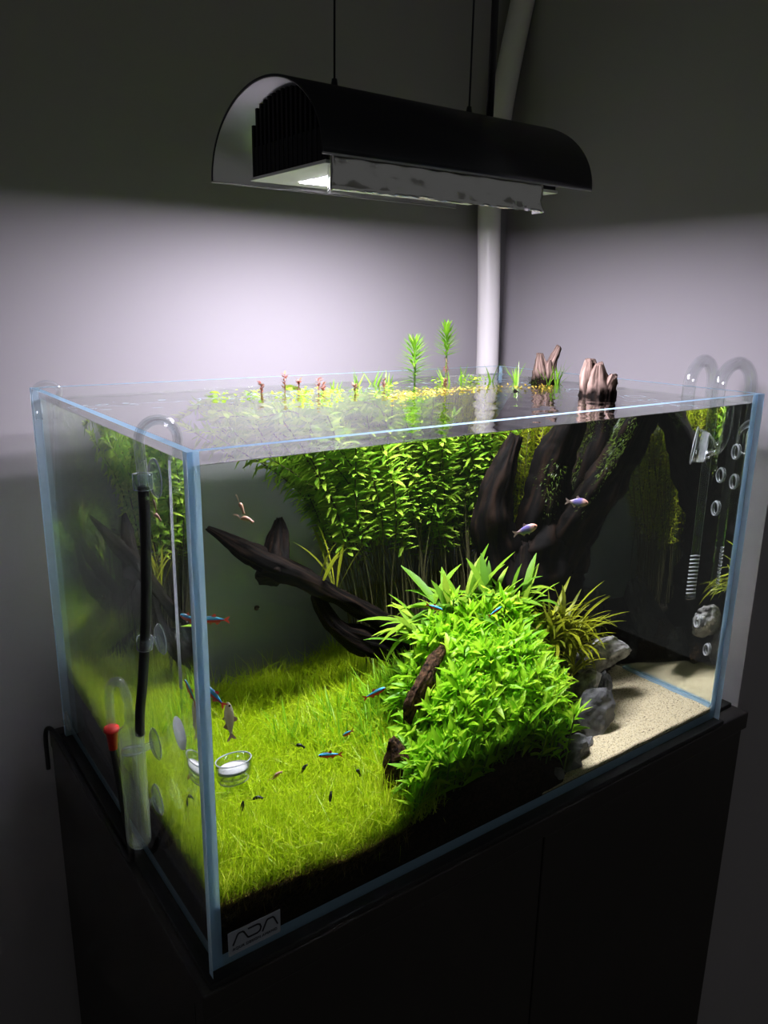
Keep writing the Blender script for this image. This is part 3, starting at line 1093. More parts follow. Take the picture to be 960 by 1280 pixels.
# ---------------------------------------------------------------- rocks
def rock(name, c, sz, seed, mat, label, rot=0.0, tilt=0.0, group=None):
    bm = bmesh.new()
    bmesh.ops.create_icosphere(bm, subdivisions=4, radius=1.0)
    r = random.Random(seed)
    planes = []
    for _ in range(15):
        n = Vector((r.gauss(0, 1), r.gauss(0, 1), r.gauss(0, 1))).normalized()
        planes.append((n, r.uniform(0.66, 0.92)))
    sv = Vector((seed * 1.7, seed * 0.9, seed * 2.3))
    for v in bm.verts:
        for n, dd in planes:
            q = v.co.dot(n) - dd
            if q > 0:
                v.co -= n * q * 0.93
        nn = v.co.normalized()
        lay = noise.noise(Vector((v.co.x * 1.2, v.co.y * 1.2, v.co.z * 5)) + sv)
        v.co += nn * (0.10 * noise.noise(v.co * 1.8 + sv) + 0.06 * noise.noise(v.co * 5 + sv) + 0.06 * lay + 0.03 * noise.noise(v.co * 11 + sv))
    bm.transform(Matrix.Rotation(rot, 4, 'Z') @ Matrix.Rotation(tilt, 4, 'Y') @ Matrix.Diagonal((sz[0], sz[1], sz[2], 1)))
    for v in bm.verts:            # flat foot on the bottom pane
        v.co.z = max(v.co.z, BOT + 0.0003 - c[2])
    me = bpy.data.meshes.new(name)
    bm.to_mesh(me); bm.free()
    me.materials.append(mat)
    o = bpy.data.objects.new(name, me)
    link(o); o.location = c
    tag(o, label, 'rock', group)
    return o


HR = -0.63
rock('pale_rock', (0.502, 0.162, 0.070), (0.040, 0.026, 0.021), 1, M['pale_rock'], 'pale grey weathered rock perched above the sand edge', HR, -0.30)
rock('pale_rock', (0.454, 0.128, 0.055), (0.024, 0.018, 0.016), 2, M['pale_rock'], 'smaller pale rock half hidden by olive leaves', HR, -0.35)
rock('slate_rock', (0.446, 0.090, 0.032), (0.030, 0.022, 0.033), 3, M['slate'], 'tall dark grey slate rock leaning beside the sand', HR, 0.30)
rock('slate_rock', (0.482, 0.138, 0.028), (0.018, 0.020, 0.036), 4, M['slate'], 'slim slate rock standing under the pale weathered rock', HR, 0.15)
rock('slate_rock', (0.395, 0.048, 0.022), (0.020, 0.016, 0.017), 5, M['slate'], 'grey slate lump below the tall leaning slate', HR, 0.25)
rock('slate_rock', (0.374, 0.028, 0.018), (0.016, 0.012, 0.013), 6, M['slate'], 'small grey stone where the sand meets the front glass', HR, -0.2)
rock('slate_rock', (0.349, 0.020, 0.016), (0.013, 0.010, 0.009), 7, M['slate'], 'flat dark stone in the shade of the bush', HR, 0.1)
rock('slate_rock', (0.361, 0.052, 0.034), (0.014, 0.014, 0.018), 8, M['slate'], 'grey stone tucked under the bush leaves', HR, 0.3)
rock('slate_rock', (0.420, 0.062, 0.0165), (0.009, 0.009, 0.008), 9, M['slate'], 'little slate chip at the foot of the leaning slate', 0.7, 0.1)
rock('brown_rock', (0.512, 0.170, 0.030), (0.012, 0.012, 0.016), 10, M['bark'], 'small reddish brown stone under the pale rock', 0.7, 0.1)
rock('dark_rock', (0.539, 0.272, 0.060), (0.028, 0.030, 0.060), 11, M['dark_rock'], 'tall black rock behind the pale rock near the side glass', 0.3, 0.35)
rock('dark_rock', (0.571, 0.262, 0.028), (0.019, 0.024, 0.028), 12, M['dark_rock'], 'low black rock against the side glass', 0.8, 0.1)
rock('dark_rock', (0.515, 0.212, 0.028), (0.018, 0.018, 0.028), 13, M['dark_rock'], 'black rock at the foot of the driftwood stump', 1.1, 0.2)
rock('dark_rock', (0.402, 0.124, 0.036), (0.015, 0.016, 0.026), 14, M['dark_rock'], 'black rock under the olive plants', 0.1, 0.0)


# ---------------------------------------------------------------- wood and rocks that plants have to grow around
from mathutils.bvhtree import BVHTree


def obstacles():
    V, F, n = [], [], 0
    for o in COL.objects:
        if o.type != 'MESH' or o.name.startswith('moss'):
            continue
        r = o
        while r.parent is not None:
            r = r.parent
        if r.name.split('.')[0] not in ('driftwood', 'driftwood_stump', 'wood_stub', 'bark_ridge', 'pale_rock', 'slate_rock', 'brown_rock', 'dark_rock'):
            continue
        w = world_loc(o)
        V += [v.co + w for v in o.data.vertices]
        F += [tuple(i + n for i in p.vertices) for p in o.data.polygons]
        n = len(V)
    return BVHTree.FromPolygons(V, F)


OB = obstacles()


def seg_hit(p, q):
    p = Vector(p); d = Vector(q) - p
    ln = d.length
    return ln > 1e-6 and OB.ray_cast(p, d / ln, ln)[0] is not None


def leaf_hits(p, d, n, L, wd, bend, parts=5):
    """does a leaf (middle line or either edge) cut into wood or rock?"""
    p = np.asarray(p, float); d = unit(d); n = np.asarray(n, float); n = unit(n - d * (n @ d)); sd = np.cross(d, n)
    bend = bend + 1e-4
    t = np.linspace(0, 1, parts + 1)
    c = p + L * (np.outer(np.sin(bend * t) / bend, d) - np.outer((1 - np.cos(bend * t)) / bend, n))
    w = 0.5 * wd * np.sin(np.pi * np.clip(t * 0.9 + 0.05, 0, 1))
    for k in (0, -1, 1):
        e = c + k * w[:, None] * sd
        for i in range(parts):
            if seg_hit(e[i], e[i + 1]):
                return True
    return any(seg_hit(c[i] - w[i] * sd, c[i] + w[i] * sd) for i in range(1, parts))


def clear(Pn, Dr, Nn, L, Wd, B):
    """True for each leaf that stays clear"""
    m = len(Pn)
    L = np.broadcast_to(L, (m,)); Wd = np.broadcast_to(Wd, (m,)); B = np.broadcast_to(B, (m,))
    return np.array([not leaf_hits(Pn[i], Dr[i], Nn[i], L[i], Wd[i], B[i], 3) for i in range(m)], bool)


def keep_inside(o, zmin=None):
    """push stray tips back inside the glass"""
    w = np.array(world_loc(o))
    co = np.empty(len(o.data.vertices) * 3, np.float32); o.data.vertices.foreach_get('co', co)
    co = co.reshape(-1, 3) + w
    co[:, 0] = np.clip(co[:, 0], IX0, IX1); co[:, 1] = np.clip(co[:, 1], IY0, IY1)
    if zmin is not None:
        co[:, 2] = np.maximum(co[:, 2], zmin)
    o.data.vertices.foreach_set('co', (co - w).astype(np.float32).ravel())


# ---------------------------------------------------------------- carpet grass
def bush_bounds(y):
    return 0.172 + 0.30 * y, 0.362 + 0.32 * y


def carpet():
    n = 96000
    x = rng.uniform(IX0 + 0.001, 0.34, n); y = rng.uniform(IY0 + 0.001, IY1 - 0.001, n)
    lo, hi = bush_bounds(y)
    dens = np.clip((lo + 0.035 - x) / 0.05, 0.0, 1)
    dens = np.where(y > 0.22, np.clip((0.36 - x) / 0.1, 0, 1), dens)
    keep = rng.random(n) < dens
    x, y = x[keep], y[keep]
    n = len(x)
    z = soil_z(x, y) - 0.001
    patch = np.vectorize(lambda a, c: noise.noise(Vector((a * 22, c * 22, 1.0))))(x, y)
    L = rng.uniform(0.018, 0.034, n) * (1 + 0.35 * patch)
    long_ = rng.random(n) < 0.10
    L = np.where(long_, L * 1.55, L)
    L *= 1 - 0.25 * np.clip((0.03 - y) / 0.03, 0, 1)
    th = rng.uniform(0, 2 * np.pi, n)
    lean = np.clip(np.abs(rng.normal(0.65, 0.42, n)), 0, 1.35)
    d = np.stack([np.cos(th) * np.sin(lean), np.sin(th) * np.sin(lean), np.cos(lean)], 1)
    # blades by the glass turn inwards
    for ax, lo_, hi_ in ((0, IX0, 9), (1, IY0, IY1)):
        c = x if ax == 0 else y
        near = (c - lo_) < 0.012
        d[near, ax] = np.abs(d[near, ax]) * 0.8
        near = (hi_ - c) < 0.012
        d[near, ax] = -np.abs(d[near, ax]) * 0.8
    nn = np.stack([-np.cos(th), -np.sin(th), np.full(n, 0.4)], 1)
    mb = MB()
    rn = np.clip(0.5 + 0.35 * patch + rng.normal(0, 0.22, n) + 0.3 * long_, 0.01, 0.99)
    leaf_batch(mb, np.stack([x, y, z], 1), d, nn, L, rng.uniform(0.0006, 0.0010, n), rng.normal(0.6, 0.8, n), BLADE, 3, 0, 0, rn)
    # loose bright blades lying across the top
    q = 5200
    i = rng.integers(0, n, q)
    th = rng.uniform(0, 2 * np.pi, q); lean = rng.uniform(0.85, 1.45, q)
    d = np.stack([np.cos(th) * np.sin(lean), np.sin(th) * np.sin(lean), np.cos(lean)], 1)
    pz = np.stack([x[i], y[i], z[i] + rng.uniform(0.010, 0.022, q)], 1)
    ll = rng.uniform(0.018, 0.040, q)
    tip = pz + d * ll[:, None]
    ok = (tip[:, 0] > IX0 + 0.003) & (tip[:, 1] > IY0 + 0.003) & (tip[:, 1] < IY1 - 0.003)
    leaf_batch(mb, pz[ok], d[ok], np.stack([0 * th, 0 * th, 0 * th + 1], 1)[ok] + 0.3 * rng.normal(0, 1, (int(ok.sum()), 3)), ll[ok], 0.0008, rng.normal(0.3, 0.7, int(ok.sum())), BLADE, 4, 0, 0, rng.uniform(0.6, 0.99, int(ok.sum())))
    o = mb.build('carpet_grass', M['grass'])
    # keep inside the water
    co = np.empty(len(o.data.vertices) * 3, np.float32); o.data.vertices.foreach_get('co', co)
    co = co.reshape(-1, 3)
    co[:, 0] = np.maximum(co[:, 0], IX0); co[:, 1] = np.clip(co[:, 1], IY0, IY1)
    o.data.vertices.foreach_set('co', co.ravel())
    tag(o, 'short bright yellow-green carpet grass covering the soil', 'grass', kind='stuff')
    # brown runners and roots showing behind the glass
    n = 2600
    fr = rng.random(n) < 0.6
    x = np.where(fr, rng.uniform(IX0, 0.17, n), IX0 - rng.uniform(0, 0.0003, n))
    y = np.where(fr, IY0 + rng.uniform(-0.0003, 0.0003, n), rng.uniform(IY0, 0.15, n))
    z = soil_z(x, y) - np.abs(rng.normal(0, 0.006, n)) + 0.003
    d = rng.normal(0, 1, (n, 3)); d[:, 2] *= 0.5
    d[fr, 1] *= 0.02; d[~fr, 0] *= 0.02
    mb = MB()
    leaf_batch(mb, np.stack([x, y, z], 1), d, np.stack([0 * x, 0 * x + 0.1, 0 * x + 1], 1), rng.uniform(0.006, 0.014, n), rng.uniform(0.0005, 0.0009, n), rng.normal(0.4, 0.8, n), BLADE, 3)
    o = mb.build('grass_runners', M['brown_root'])
    co = np.empty(len(o.data.vertices) * 3, np.float32); o.data.vertices.foreach_get('co', co)
    co = co.reshape(-1, 3)
    co[:, 0] = np.maximum(co[:, 0], IX0 - 0.0003); co[:, 1] = np.clip(co[:, 1], IY0 - 0.0003, IY1)
    o.data.vertices.foreach_set('co', co.ravel())
    tag(o, 'tangled brown runners of the carpet grass against the glass', 'roots', kind='stuff')


carpet()


# taller grass tufts between carpet and bush
def tufts():
    spots = []
    r = np.random.default_rng(21)
    for i in range(46):
        t = r.random()
        spots.append((0.19 + 0.14 * t + r.normal(0, 0.015), 0.12 + 0.15 * t ** 0.8 + r.normal(0, 0.03)))
    spots += [(0.165, 0.19), (0.175, 0.165), (0.195, 0.15), (0.14, 0.22), (0.185, 0.21), (0.20, 0.24), (0.235, 0.245), (0.255, 0.235)]
    for x, y in spots:
        y = float(np.clip(y, 0.09, 0.222 if x > 0.19 else 0.235))
        lo, hi = bush_bounds(y)
        if x > lo + 0.03 and y < 0.19:
            x = lo + 0.02
        z = float(soil_z(x, y)) - 0.002
        n = r.integers(26, 40)
        th = r.uniform(0, 6.28, n); lean = np.abs(r.normal(0.42, 0.25, n))
        d = np.stack([np.cos(th) * np.sin(lean), np.sin(th) * np.sin(lean), np.cos(lean)], 1)
        nn = np.stack([-np.cos(th), -np.sin(th), np.full(n, 0.3)], 1)
        p = np.stack([x + r.normal(0, 0.005, n), y + r.normal(0, 0.005, n), np.full(n, z)], 1)
        LL, WW, BB = r.uniform(0.034, 0.060, n), r.uniform(0.0018, 0.0028, n), r.normal(0.7, 0.4, n)
        ok = clear(p, d, nn, LL, WW, BB)
        if not ok.any():
            continue
        mb = MB()
        leaf_batch(mb, p[ok], d[ok], nn[ok], LL[ok], WW[ok], BB[ok], BLADE, 4, 0, 0, r.random(int(ok.sum())))
        o = mb.build('grass_tuft', M['tuft'], origin=(x, y, z))
        tag(o, 'taller green grass tuft between the carpet grass and the bush', 'grass', 'grass tufts by the bush')


tufts()


# ---------------------------------------------------------------- bright bush
def bush_top(x, y):
    zc = np.interp(y, [0.008, 0.05, 0.10, 0.15, 0.19], [0.074, 0.112, 0.138, 0.158, 0.155])
    lo, hi = bush_bounds(y)
    u = np.clip((x - (lo + hi) / 2) / ((hi - lo) / 2), -1, 1)
    return 0.068 + (zc - 0.068) * (1 - np.abs(u) ** 3) ** 0.8


def bush():
    bu = empty('leafy_bush', (0.30, 0.10, 0.04), 'bright green bush of lance-shaped leaves in front of the stump', 'plant')
    n = 330
    pts = []
    r = np.random.default_rng(5)
    tries = 0
    while len(pts) < n and tries < 60000:
        tries += 1
        y = r.uniform(0.012, 0.168)
        lo, hi = bush_bounds(y)
        x = r.uniform(lo, hi)
        if all((x - a) ** 2 + (y - c) ** 2 > 0.0078 ** 2 for a, c in pts):
            pts.append((x, y))
    Pn, Dr, Nn, L, Wd, B, sc = [], [], [], [], [], [], []
    stems = MB()
    for x, y in pts:
        zt = float(bush_top(x, y)) + r.normal(0, 0.0075)
        zs = float(soil_z(x, y))
        e = 0.003
        gx = float(bush_top(x + e, y) - bush_top(x - e, y)) / (2 * e); gy = float(bush_top(x, y + e) - bush_top(x, y - e)) / (2 * e)
        axis = unit(np.array([-gx * 0.35, -gy * 0.35 - 0.05, 1.0]) + r.normal(0, 0.10, 3))
        top = np.array([x, y, zt])
        base = np.array([x - axis[0] * 0.02, y - axis[1] * 0.02 + 0.006, min(zs, zt - 0.02)])
        if seg_hit(base, top):
            continue
        stems.tube(spline([base, (base + top) / 2 - axis * 0.002, top], 3), 0.0009, 5, caps=False)
        a0 = r.uniform(0, 6.28)
        u = unit(np.cross(axis, (1, 0.3, 0.1))); w = np.cross(axis, u)
        # nodes down the stem; more of them on stems at the front
        nodes = 6 if y > 0.05 else 9
        s = 0.0
        for k in range(nodes):
            s = [0, .002, .005, .0095, .015, .022, .030, .039, .049][k]
            ang = [0.22, 0.45, 0.75, 0.98, 1.12, 1.25, 1.3, 1.35, 1.4][k] + r.normal(0, 0.1)
            ln = [0.013, 0.019, 0.025, 0.028, 0.028, 0.026, 0.024, 0.022, 0.021][k] * r.uniform(0.8, 1.2)
            for q in range(2):
                az = a0 + k * (math.pi / 2 + 0.25) + q * math.pi + r.normal(0, 0.15)
                rad = np.cos(az) * u + np.sin(az) * w
                Pn.append(top - axis * s)
                Dr.append(axis * math.cos(ang) + rad * math.sin(ang))
                Nn.append(axis * math.sin(ang) - rad * math.cos(ang))
                L.append(ln); Wd.append(ln * 0.27); B.append(r.uniform(0.15, 0.9)); sc.append(s)
    Pn, Dr, Nn = map(np.array, (Pn, Dr, Nn))
    L, Wd, B, sc = map(np.array, (L, Wd, B, sc))
    # stay inside the glass
    tipy = Pn[:, 1] + Dr[:, 1] * L
    bad = tipy < IY0 + 0.003
    Dr[bad, 1] = np.abs(Dr[bad, 1]) * 0.3
    ok = clear(Pn, Dr, Nn, L, Wd, B) & (Pn[:, 2] > soil_z(Pn[:, 0], Pn[:, 1]) + 0.003) & (Pn[:, 2] + Dr[:, 2] * L > 0.014)
    Pn, Dr, Nn, L, Wd, B, sc = Pn[ok], Dr[ok], Nn[ok], L[ok], Wd[ok], B[ok], sc[ok]
    o = stems.build('stems', M['green_stem'], bu); tag(o, kind='stuff'); keep_inside(o, 0.012)
    # the 300 leaves that show largest: those on top nearest the front
    safe = (Pn[:, 1] + Dr[:, 1] * L > 0.012) & (Pn[:, 1] > 0.012)
    score = -5.0 * ~safe - np.linalg.norm(Pn - np.array(CAM), axis=1) - sc * 12 + 0.3 * L * 20 + r.normal(0, 0.01, len(L))
    order = np.argsort(-score)
    own, rest = order[:300], order[300:]
    variants = [leaf_mesh('leaf', M['bush_leaf'], 1.0, 0.27, bb, LANCE, 5, 0.35) for bb in (0.25, 0.5, 0.8)]
    for i in own:
        leaf_obj('leaf', variants[int(i) % 3], Pn[i], Dr[i], Nn[i], float(L[i]), bu)
    mb = MB()
    leaf_batch(mb, Pn[rest], Dr[rest], Nn[rest], L[rest], Wd[rest], B[rest], LANCE, 5, 0.35, 0, r.random(len(rest)))
    o = mb.build('foliage', M['bush_leaf'], bu); tag(o, kind='stuff'); keep_inside(o, 0.012)


bush()


# ---------------------------------------------------------------- strap-leaved plants
def strap_plant(loc, n, L, Wd, mat, label, seed, lean=(0, 0), group=None, bend=(0.5, 1.6), spread=(0.15, 0.9), name='sword_plant', z=None, root=True):
    r = np.random.default_rng(seed)
    x, y = loc
    z0 = float(soil_z(x, y)) - 0.002 if z is None else z
    e = empty(name, (x, y, z0), label, 'plant', group)
    var = [leaf_mesh('leaf', mat, 1.0, Wd / L, bb, STRAP, 7, 0.25) for bb in np.linspace(bend[0], bend[1], 4)]
    bends = np.linspace(bend[0], bend[1], 4)
    zs = float(soil_z(x, y)) - 0.003
    if root and z0 > zs + 0.006:
        mb = MB(); mb.tube(spline([(x, y + 0.002, zs), (x, y + 0.001, (zs + z0) / 2), (x, y, z0 + 0.001)], 5), [0.0026] * 5 + [0.0022] * 5 + [0.002], 7)
        mb.build('stalk', M['green_stem'], e)
    for i in range(n):
        for _ in range(14):
            th = r.uniform(0, 6.28); ln = r.uniform(*spread); q = int(r.integers(0, 4))
            d = np.array([math.cos(th) * math.sin(ln) + lean[0], math.sin(th) * math.sin(ln) + lean[1], math.cos(ln)])
            nn = np.array([-math.cos(th), -math.sin(th), 0.2])
            p = (x + r.normal(0, 0.0015), y + r.normal(0, 0.0015), z0)
            sc = L * r.uniform(0.6, 1.1)
            if not leaf_hits(np.array(p) + 0.12 * sc * unit(d), d, nn, sc * 0.9, Wd * 1.1, bends[q], 6):
                leaf_obj('leaf', var[q], p, d, nn, sc, e)
                break
    return e


GRP = 'sword plants behind the bush'
LAB = 'green sword plant with arching strap leaves behind the bush'
for i, (x, y, n, L, z) in enumerate([(0.300, 0.182, 15, 0.078, .146), (0.325, 0.190, 15, 0.076, .146), (0.350, 0.180, 16, 0.068, .150), (0.375, 0.185, 15, 0.066, .144), (0.276, 0.195, 14, 0.080, .136), (0.384, 0.168, 15, 0.062, .140), (0.310, 0.172, 13, 0.060, .152), (0.34, 0.170, 13, 0.058, .152), (0.262, 0.18, 12, 0.07, .13)]):
    strap_plant((x, y), n, L, 0.0080, M['sword_leaf'], LAB, 100 + i, (-0.10, -0.05), GRP, (0.5, 1.8), (0.15, 1.05), z=z)
GRP2 = 'olive plants over the rocks'
LAB2 = 'olive plant with many thin curved leaves above the pale rock'
for i, (x, y, n, L, z) in enumerate([(0.412, 0.162, 34, 0.074, .114), (0.432, 0.158, 36, 0.078, .108), (0.450, 0.162, 34, 0.074, .100), (0.428, 0.138, 32, 0.064, .092), (0.408, 0.140, 28, 0.062, .108), (0.424, 0.115, 24, 0.050, .078), (0.434, 0.150, 30, 0.060, .092)]):
    strap_plant((x, y), n, L, 0.0046, M['olive_leaf'], LAB2, 200 + i, (0.22, -0.08), GRP2, (0.6, 1.9), (0.15, 1.1), 'olive_plant', z=z)
# thin plant on the left branch
strap_plant((0.196, 0.268), 5, 0.045, 0.006, M['olive_leaf'], 'sparse olive plant growing on the forked driftwood branch', 300, (-0.02, 0), None, (0.2, 0.6), (0.1, 0.6), 'epiphyte_plant', z=0.186, root=False)
strap_plant((0.214, 0.270), 5, 0.070, 0.0045, M['olive_leaf'], 'tall thin olive plant rising behind the forked driftwood', 301, (0.1, 0.05), None, (0.2, 0.6), (0.05, 0.5), 'epiphyte_plant', z=0.176, root=False)


# ---------------------------------------------------------------- background stems
def stem_plants():
    r = np.random.default_rng(31)
    def make(base, path, leaf_from, kind, label, group, cat='plant'):
        for _ in range(6):        # move towards the back glass until the stem is clear of the wood
            p = spline([base] + path, 6)
            if not any(seg_hit(p[a_], p[a_ + 1]) for a_ in range(len(p) - 1)):
                break
            base = base + np.array([0, 0.012, 0]); path = [h_ + np.array([0, 0.012, 0]) for h_ in path]
            for h_ in [base] + path:
                h_[1] = min(h_[1], IY1 - 0.006)
        p = spline([base] + path, 6)
        seg = np.linalg.norm(np.diff(p, axis=0), axis=1)
        s = np.concatenate([[0], np.cumsum(seg)])
        tot = s[-1]
        e = empty('stem_plant', tuple(base), label, cat, group)
        mb = MB(); mb.tube(p, np.linspace(0.0009, 0.0006, len(p)), 5, caps=False); mb.build('stem', M['stem'], e)
        t = unit(np.gradient(p, axis=0))
        Pn, Dr, Nn, L, B = [], [], [], [], []
        if kind == 'A':
            gap, per, ln = 0.0048, 4, 0.0175
        else:
            gap, per, ln = 0.0042, 6, 0.0105
        q = tot
        az = r.uniform(0, 6.28)
        while q > leaf_from * tot:
            i = min(int(np.searchsorted(s, q)), len(p) - 1)
            ax = t[i]
            u = unit(np.cross(ax, (1, 0.3, 0.1))); w = np.cross(ax, u)
            pos = np.array([np.interp(q, s, p[:, c]) for c in range(3)])
            young = (tot - q) < 0.012
            for k in range(per):
                a = az + 2 * math.pi * k / per + r.normal(0, 0.2)
                rad = np.cos(a) * u + np.sin(a) * w
                an = (0.5 if young else 1.15) + r.normal(0, 0.18)
                Pn.append(pos); Dr.append(ax * math.cos(an) + rad * math.sin(an)); Nn.append(ax * math.sin(an) - rad * math.cos(an))
                L.append(ln * r.uniform(0.7, 1.2) * (0.75 if young else 1)); B.append(r.uniform(0, 0.8))
            az += 1.1
            q -= gap * r.uniform(0.8, 1.2)
        if Pn:
            Pn = np.array(Pn); Dr = np.array(Dr); L = np.array(L); Nn = np.array(Nn); B = np.array(B)
            for ax_, hi_ in ((1, IY1 - 0.001), (0, IX1 - 0.001), (2, WL - 0.0015)):
                tip = Pn[:, ax_] + Dr[:, ax_] * L
                bad = tip > hi_
                Dr[bad, ax_] = -np.abs(Dr[bad, ax_]) * 0.3
            wd_ = 0.27 if kind == 'A' else 0.16
            ok = clear(Pn, Dr, Nn, L, L * wd_, B)
            Pn, Dr, Nn, L, B = Pn[ok], Dr[ok], Nn[ok], L[ok], B[ok]
            mb = MB(); leaf_batch(mb, Pn, Dr, Nn, L, L * wd_, B, LANCE, 3, 0, 0, r.random(len(L)))
            o = mb.build('foliage', M['stem_leaf'] if kind == 'A' else M['fine_leaf'], e)
            tag(o, kind='stuff'); keep_inside(o)
    # leafy stems, the left ones trailing along the surface
    for i in range(165):
        bx = r.uniform(0.255, 0.42); by = r.uniform(0.275, 0.355)
        bz = float(soil_z(bx, by)) - 0.002
        f = np.clip((0.42 - bx) / 0.155, 0, 1)
        sweep = -0.105 * f * r.uniform(0.0, 1.3)
        tz = r.uniform(0.315, 0.345)
        tx = bx + sweep + r.normal(0, 0.012); ty = float(np.clip(by + r.normal(0, 0.02), 0.262, 0.358))
        path = [np.array([bx + sweep * 0.10 + r.normal(0, 0.005), by, 0.16]), np.array([bx + sweep * 0.45 + r.normal(0, 0.008), (by + ty) / 2, 0.255]), np.array([tx, ty, tz])]
        if f > 0.35 and r.random() < 0.40:
            path.append(np.array([max(tx - r.uniform(0.02, 0.05), 0.14), ty + r.normal(0, 0.008), r.uniform(0.325, 0.346)]))
        path = [np.array([p_[0], min(max(p_[1], 0.26), 0.36), p_[2]]) for p_ in path]
        make(np.array([bx, by, bz]), path, r.uniform(0.45, 0.66), 'A', 'leafy green stem plant with bare brown lower stem at the back glass', 'green stem plants along the back')
    # fine-leaved yellowish ones behind the stump
    for i in range(135):
        bx = r.uniform(0.40, 0.515); by = r.uniform(0.285, 0.355)
        bz = float(soil_z(bx, by)) - 0.002
        if by < 0.29 and bx > 0.49: by = 0.32
        tx = bx + r.normal(0.012, 0.02); ty = float(np.clip(by + r.normal(0, 0.012), 0.27, 0.358))
        tz = r.uniform(0.30, 0.346)
        path = [np.array([bx + r.normal(0, 0.004), by, 0.14]), np.array([(bx + tx) / 2 + r.normal(0, 0.005), (by + ty) / 2, 0.235]), np.array([min(tx, 0.53), ty, tz])]
        make(np.array([bx, by, bz]), path, r.uniform(0.28, 0.5), 'B', 'yellowish fine-leaved stem plant behind the driftwood stump', 'fine-leaved stem plants behind the stump')


stem_plants()


# ---------------------------------------------------------------- plants at the surface
def emergent(loc, h, label, width, seed, dry=False):
    r = np.random.default_rng(seed)
    x, y = loc
    z0 = float(soil_z(x, y)) - 0.002
    e = empty('emergent_plant', (x, y, z0), label, 'plant')
    p = spline([(x, y, z0), (x + 0.001, y, 0.25), (x + 0.001, y, WL + h * 0.4), (x + r.normal(0, 0.001), y, WL + h * 0.92)], 8)
    mb = MB(); mb.tube(p, 0.0012, 6); mb.build('stem', M['green_stem'], e)
    Pn, Dr, Nn, L = [], [], [], []
    z = WL + 0.002 if not dry else WL + h * 0.45
    zt = WL + h * 0.92
    while z < zt:
        f = (z - WL) / h
        for k in range(9):
            a = 2 * math.pi * k / 9 + z * 900 + r.normal(0, 0.1)
            an = np.interp(f, [0, 0.5, 0.92], [1.5, 1.25, 0.5]) + r.normal(0, 0.1)
            rad = np.array([math.cos(a), math.sin(a), 0])
            Pn.append((x, y, z)); Dr.append(rad * math.sin(an) + np.array([0, 0, math.cos(an)])); Nn.append(np.array([0, 0, math.sin(an)]) - rad * math.cos(an))
            L.append(width / 2 * np.interp(f, [0, 0.3, 0.7, 1.0], [0.8, 1.1, 0.95, 0.6]))
        z += 0.0034
    mb = MB(); leaf_batch(mb, Pn, np.array(Dr), np.array(Nn), np.array(L), 0.0023, 0.1, LANCE, 3, 0, 0, r.random(len(L)))
    o = mb.build('foliage', M['emergent'], e); tag(o, kind='stuff')
    if dry:
        n = 40
        zz = r.uniform(WL, WL + h * 0.45, n); a = r.uniform(0, 6.28, n)
        d = np.stack([np.cos(a), np.sin(a), r.uniform(-1, 0.2, n)], 1)
        mb = MB(); leaf_batch(mb, np.stack([np.full(n, x), np.full(n, y), zz], 1), d, np.tile((0, 0, 1.0), (n, 1)), r.uniform(0.004, 0.009, n), 0.0016, 0.6, LANCE, 3)
        o = mb.build('withered_leaves', M['red_leaf'], e); tag(o, kind='stuff')


M['emergent'] = leaf_mat('emergent_leaf', (0.16, 0.42, 0.02), (0.24, 0.52, 0.03), (0.34, 0.60, 0.06), 0.4)
emergent((0.408, 0.318), 0.050, 'bushy emergent plant tip standing upright above the water', 0.048, 1)
emergent((0.470, 0.335), 0.066, 'tallest emergent plant tip with withered lower leaves above the water', 0.042, 2, True)


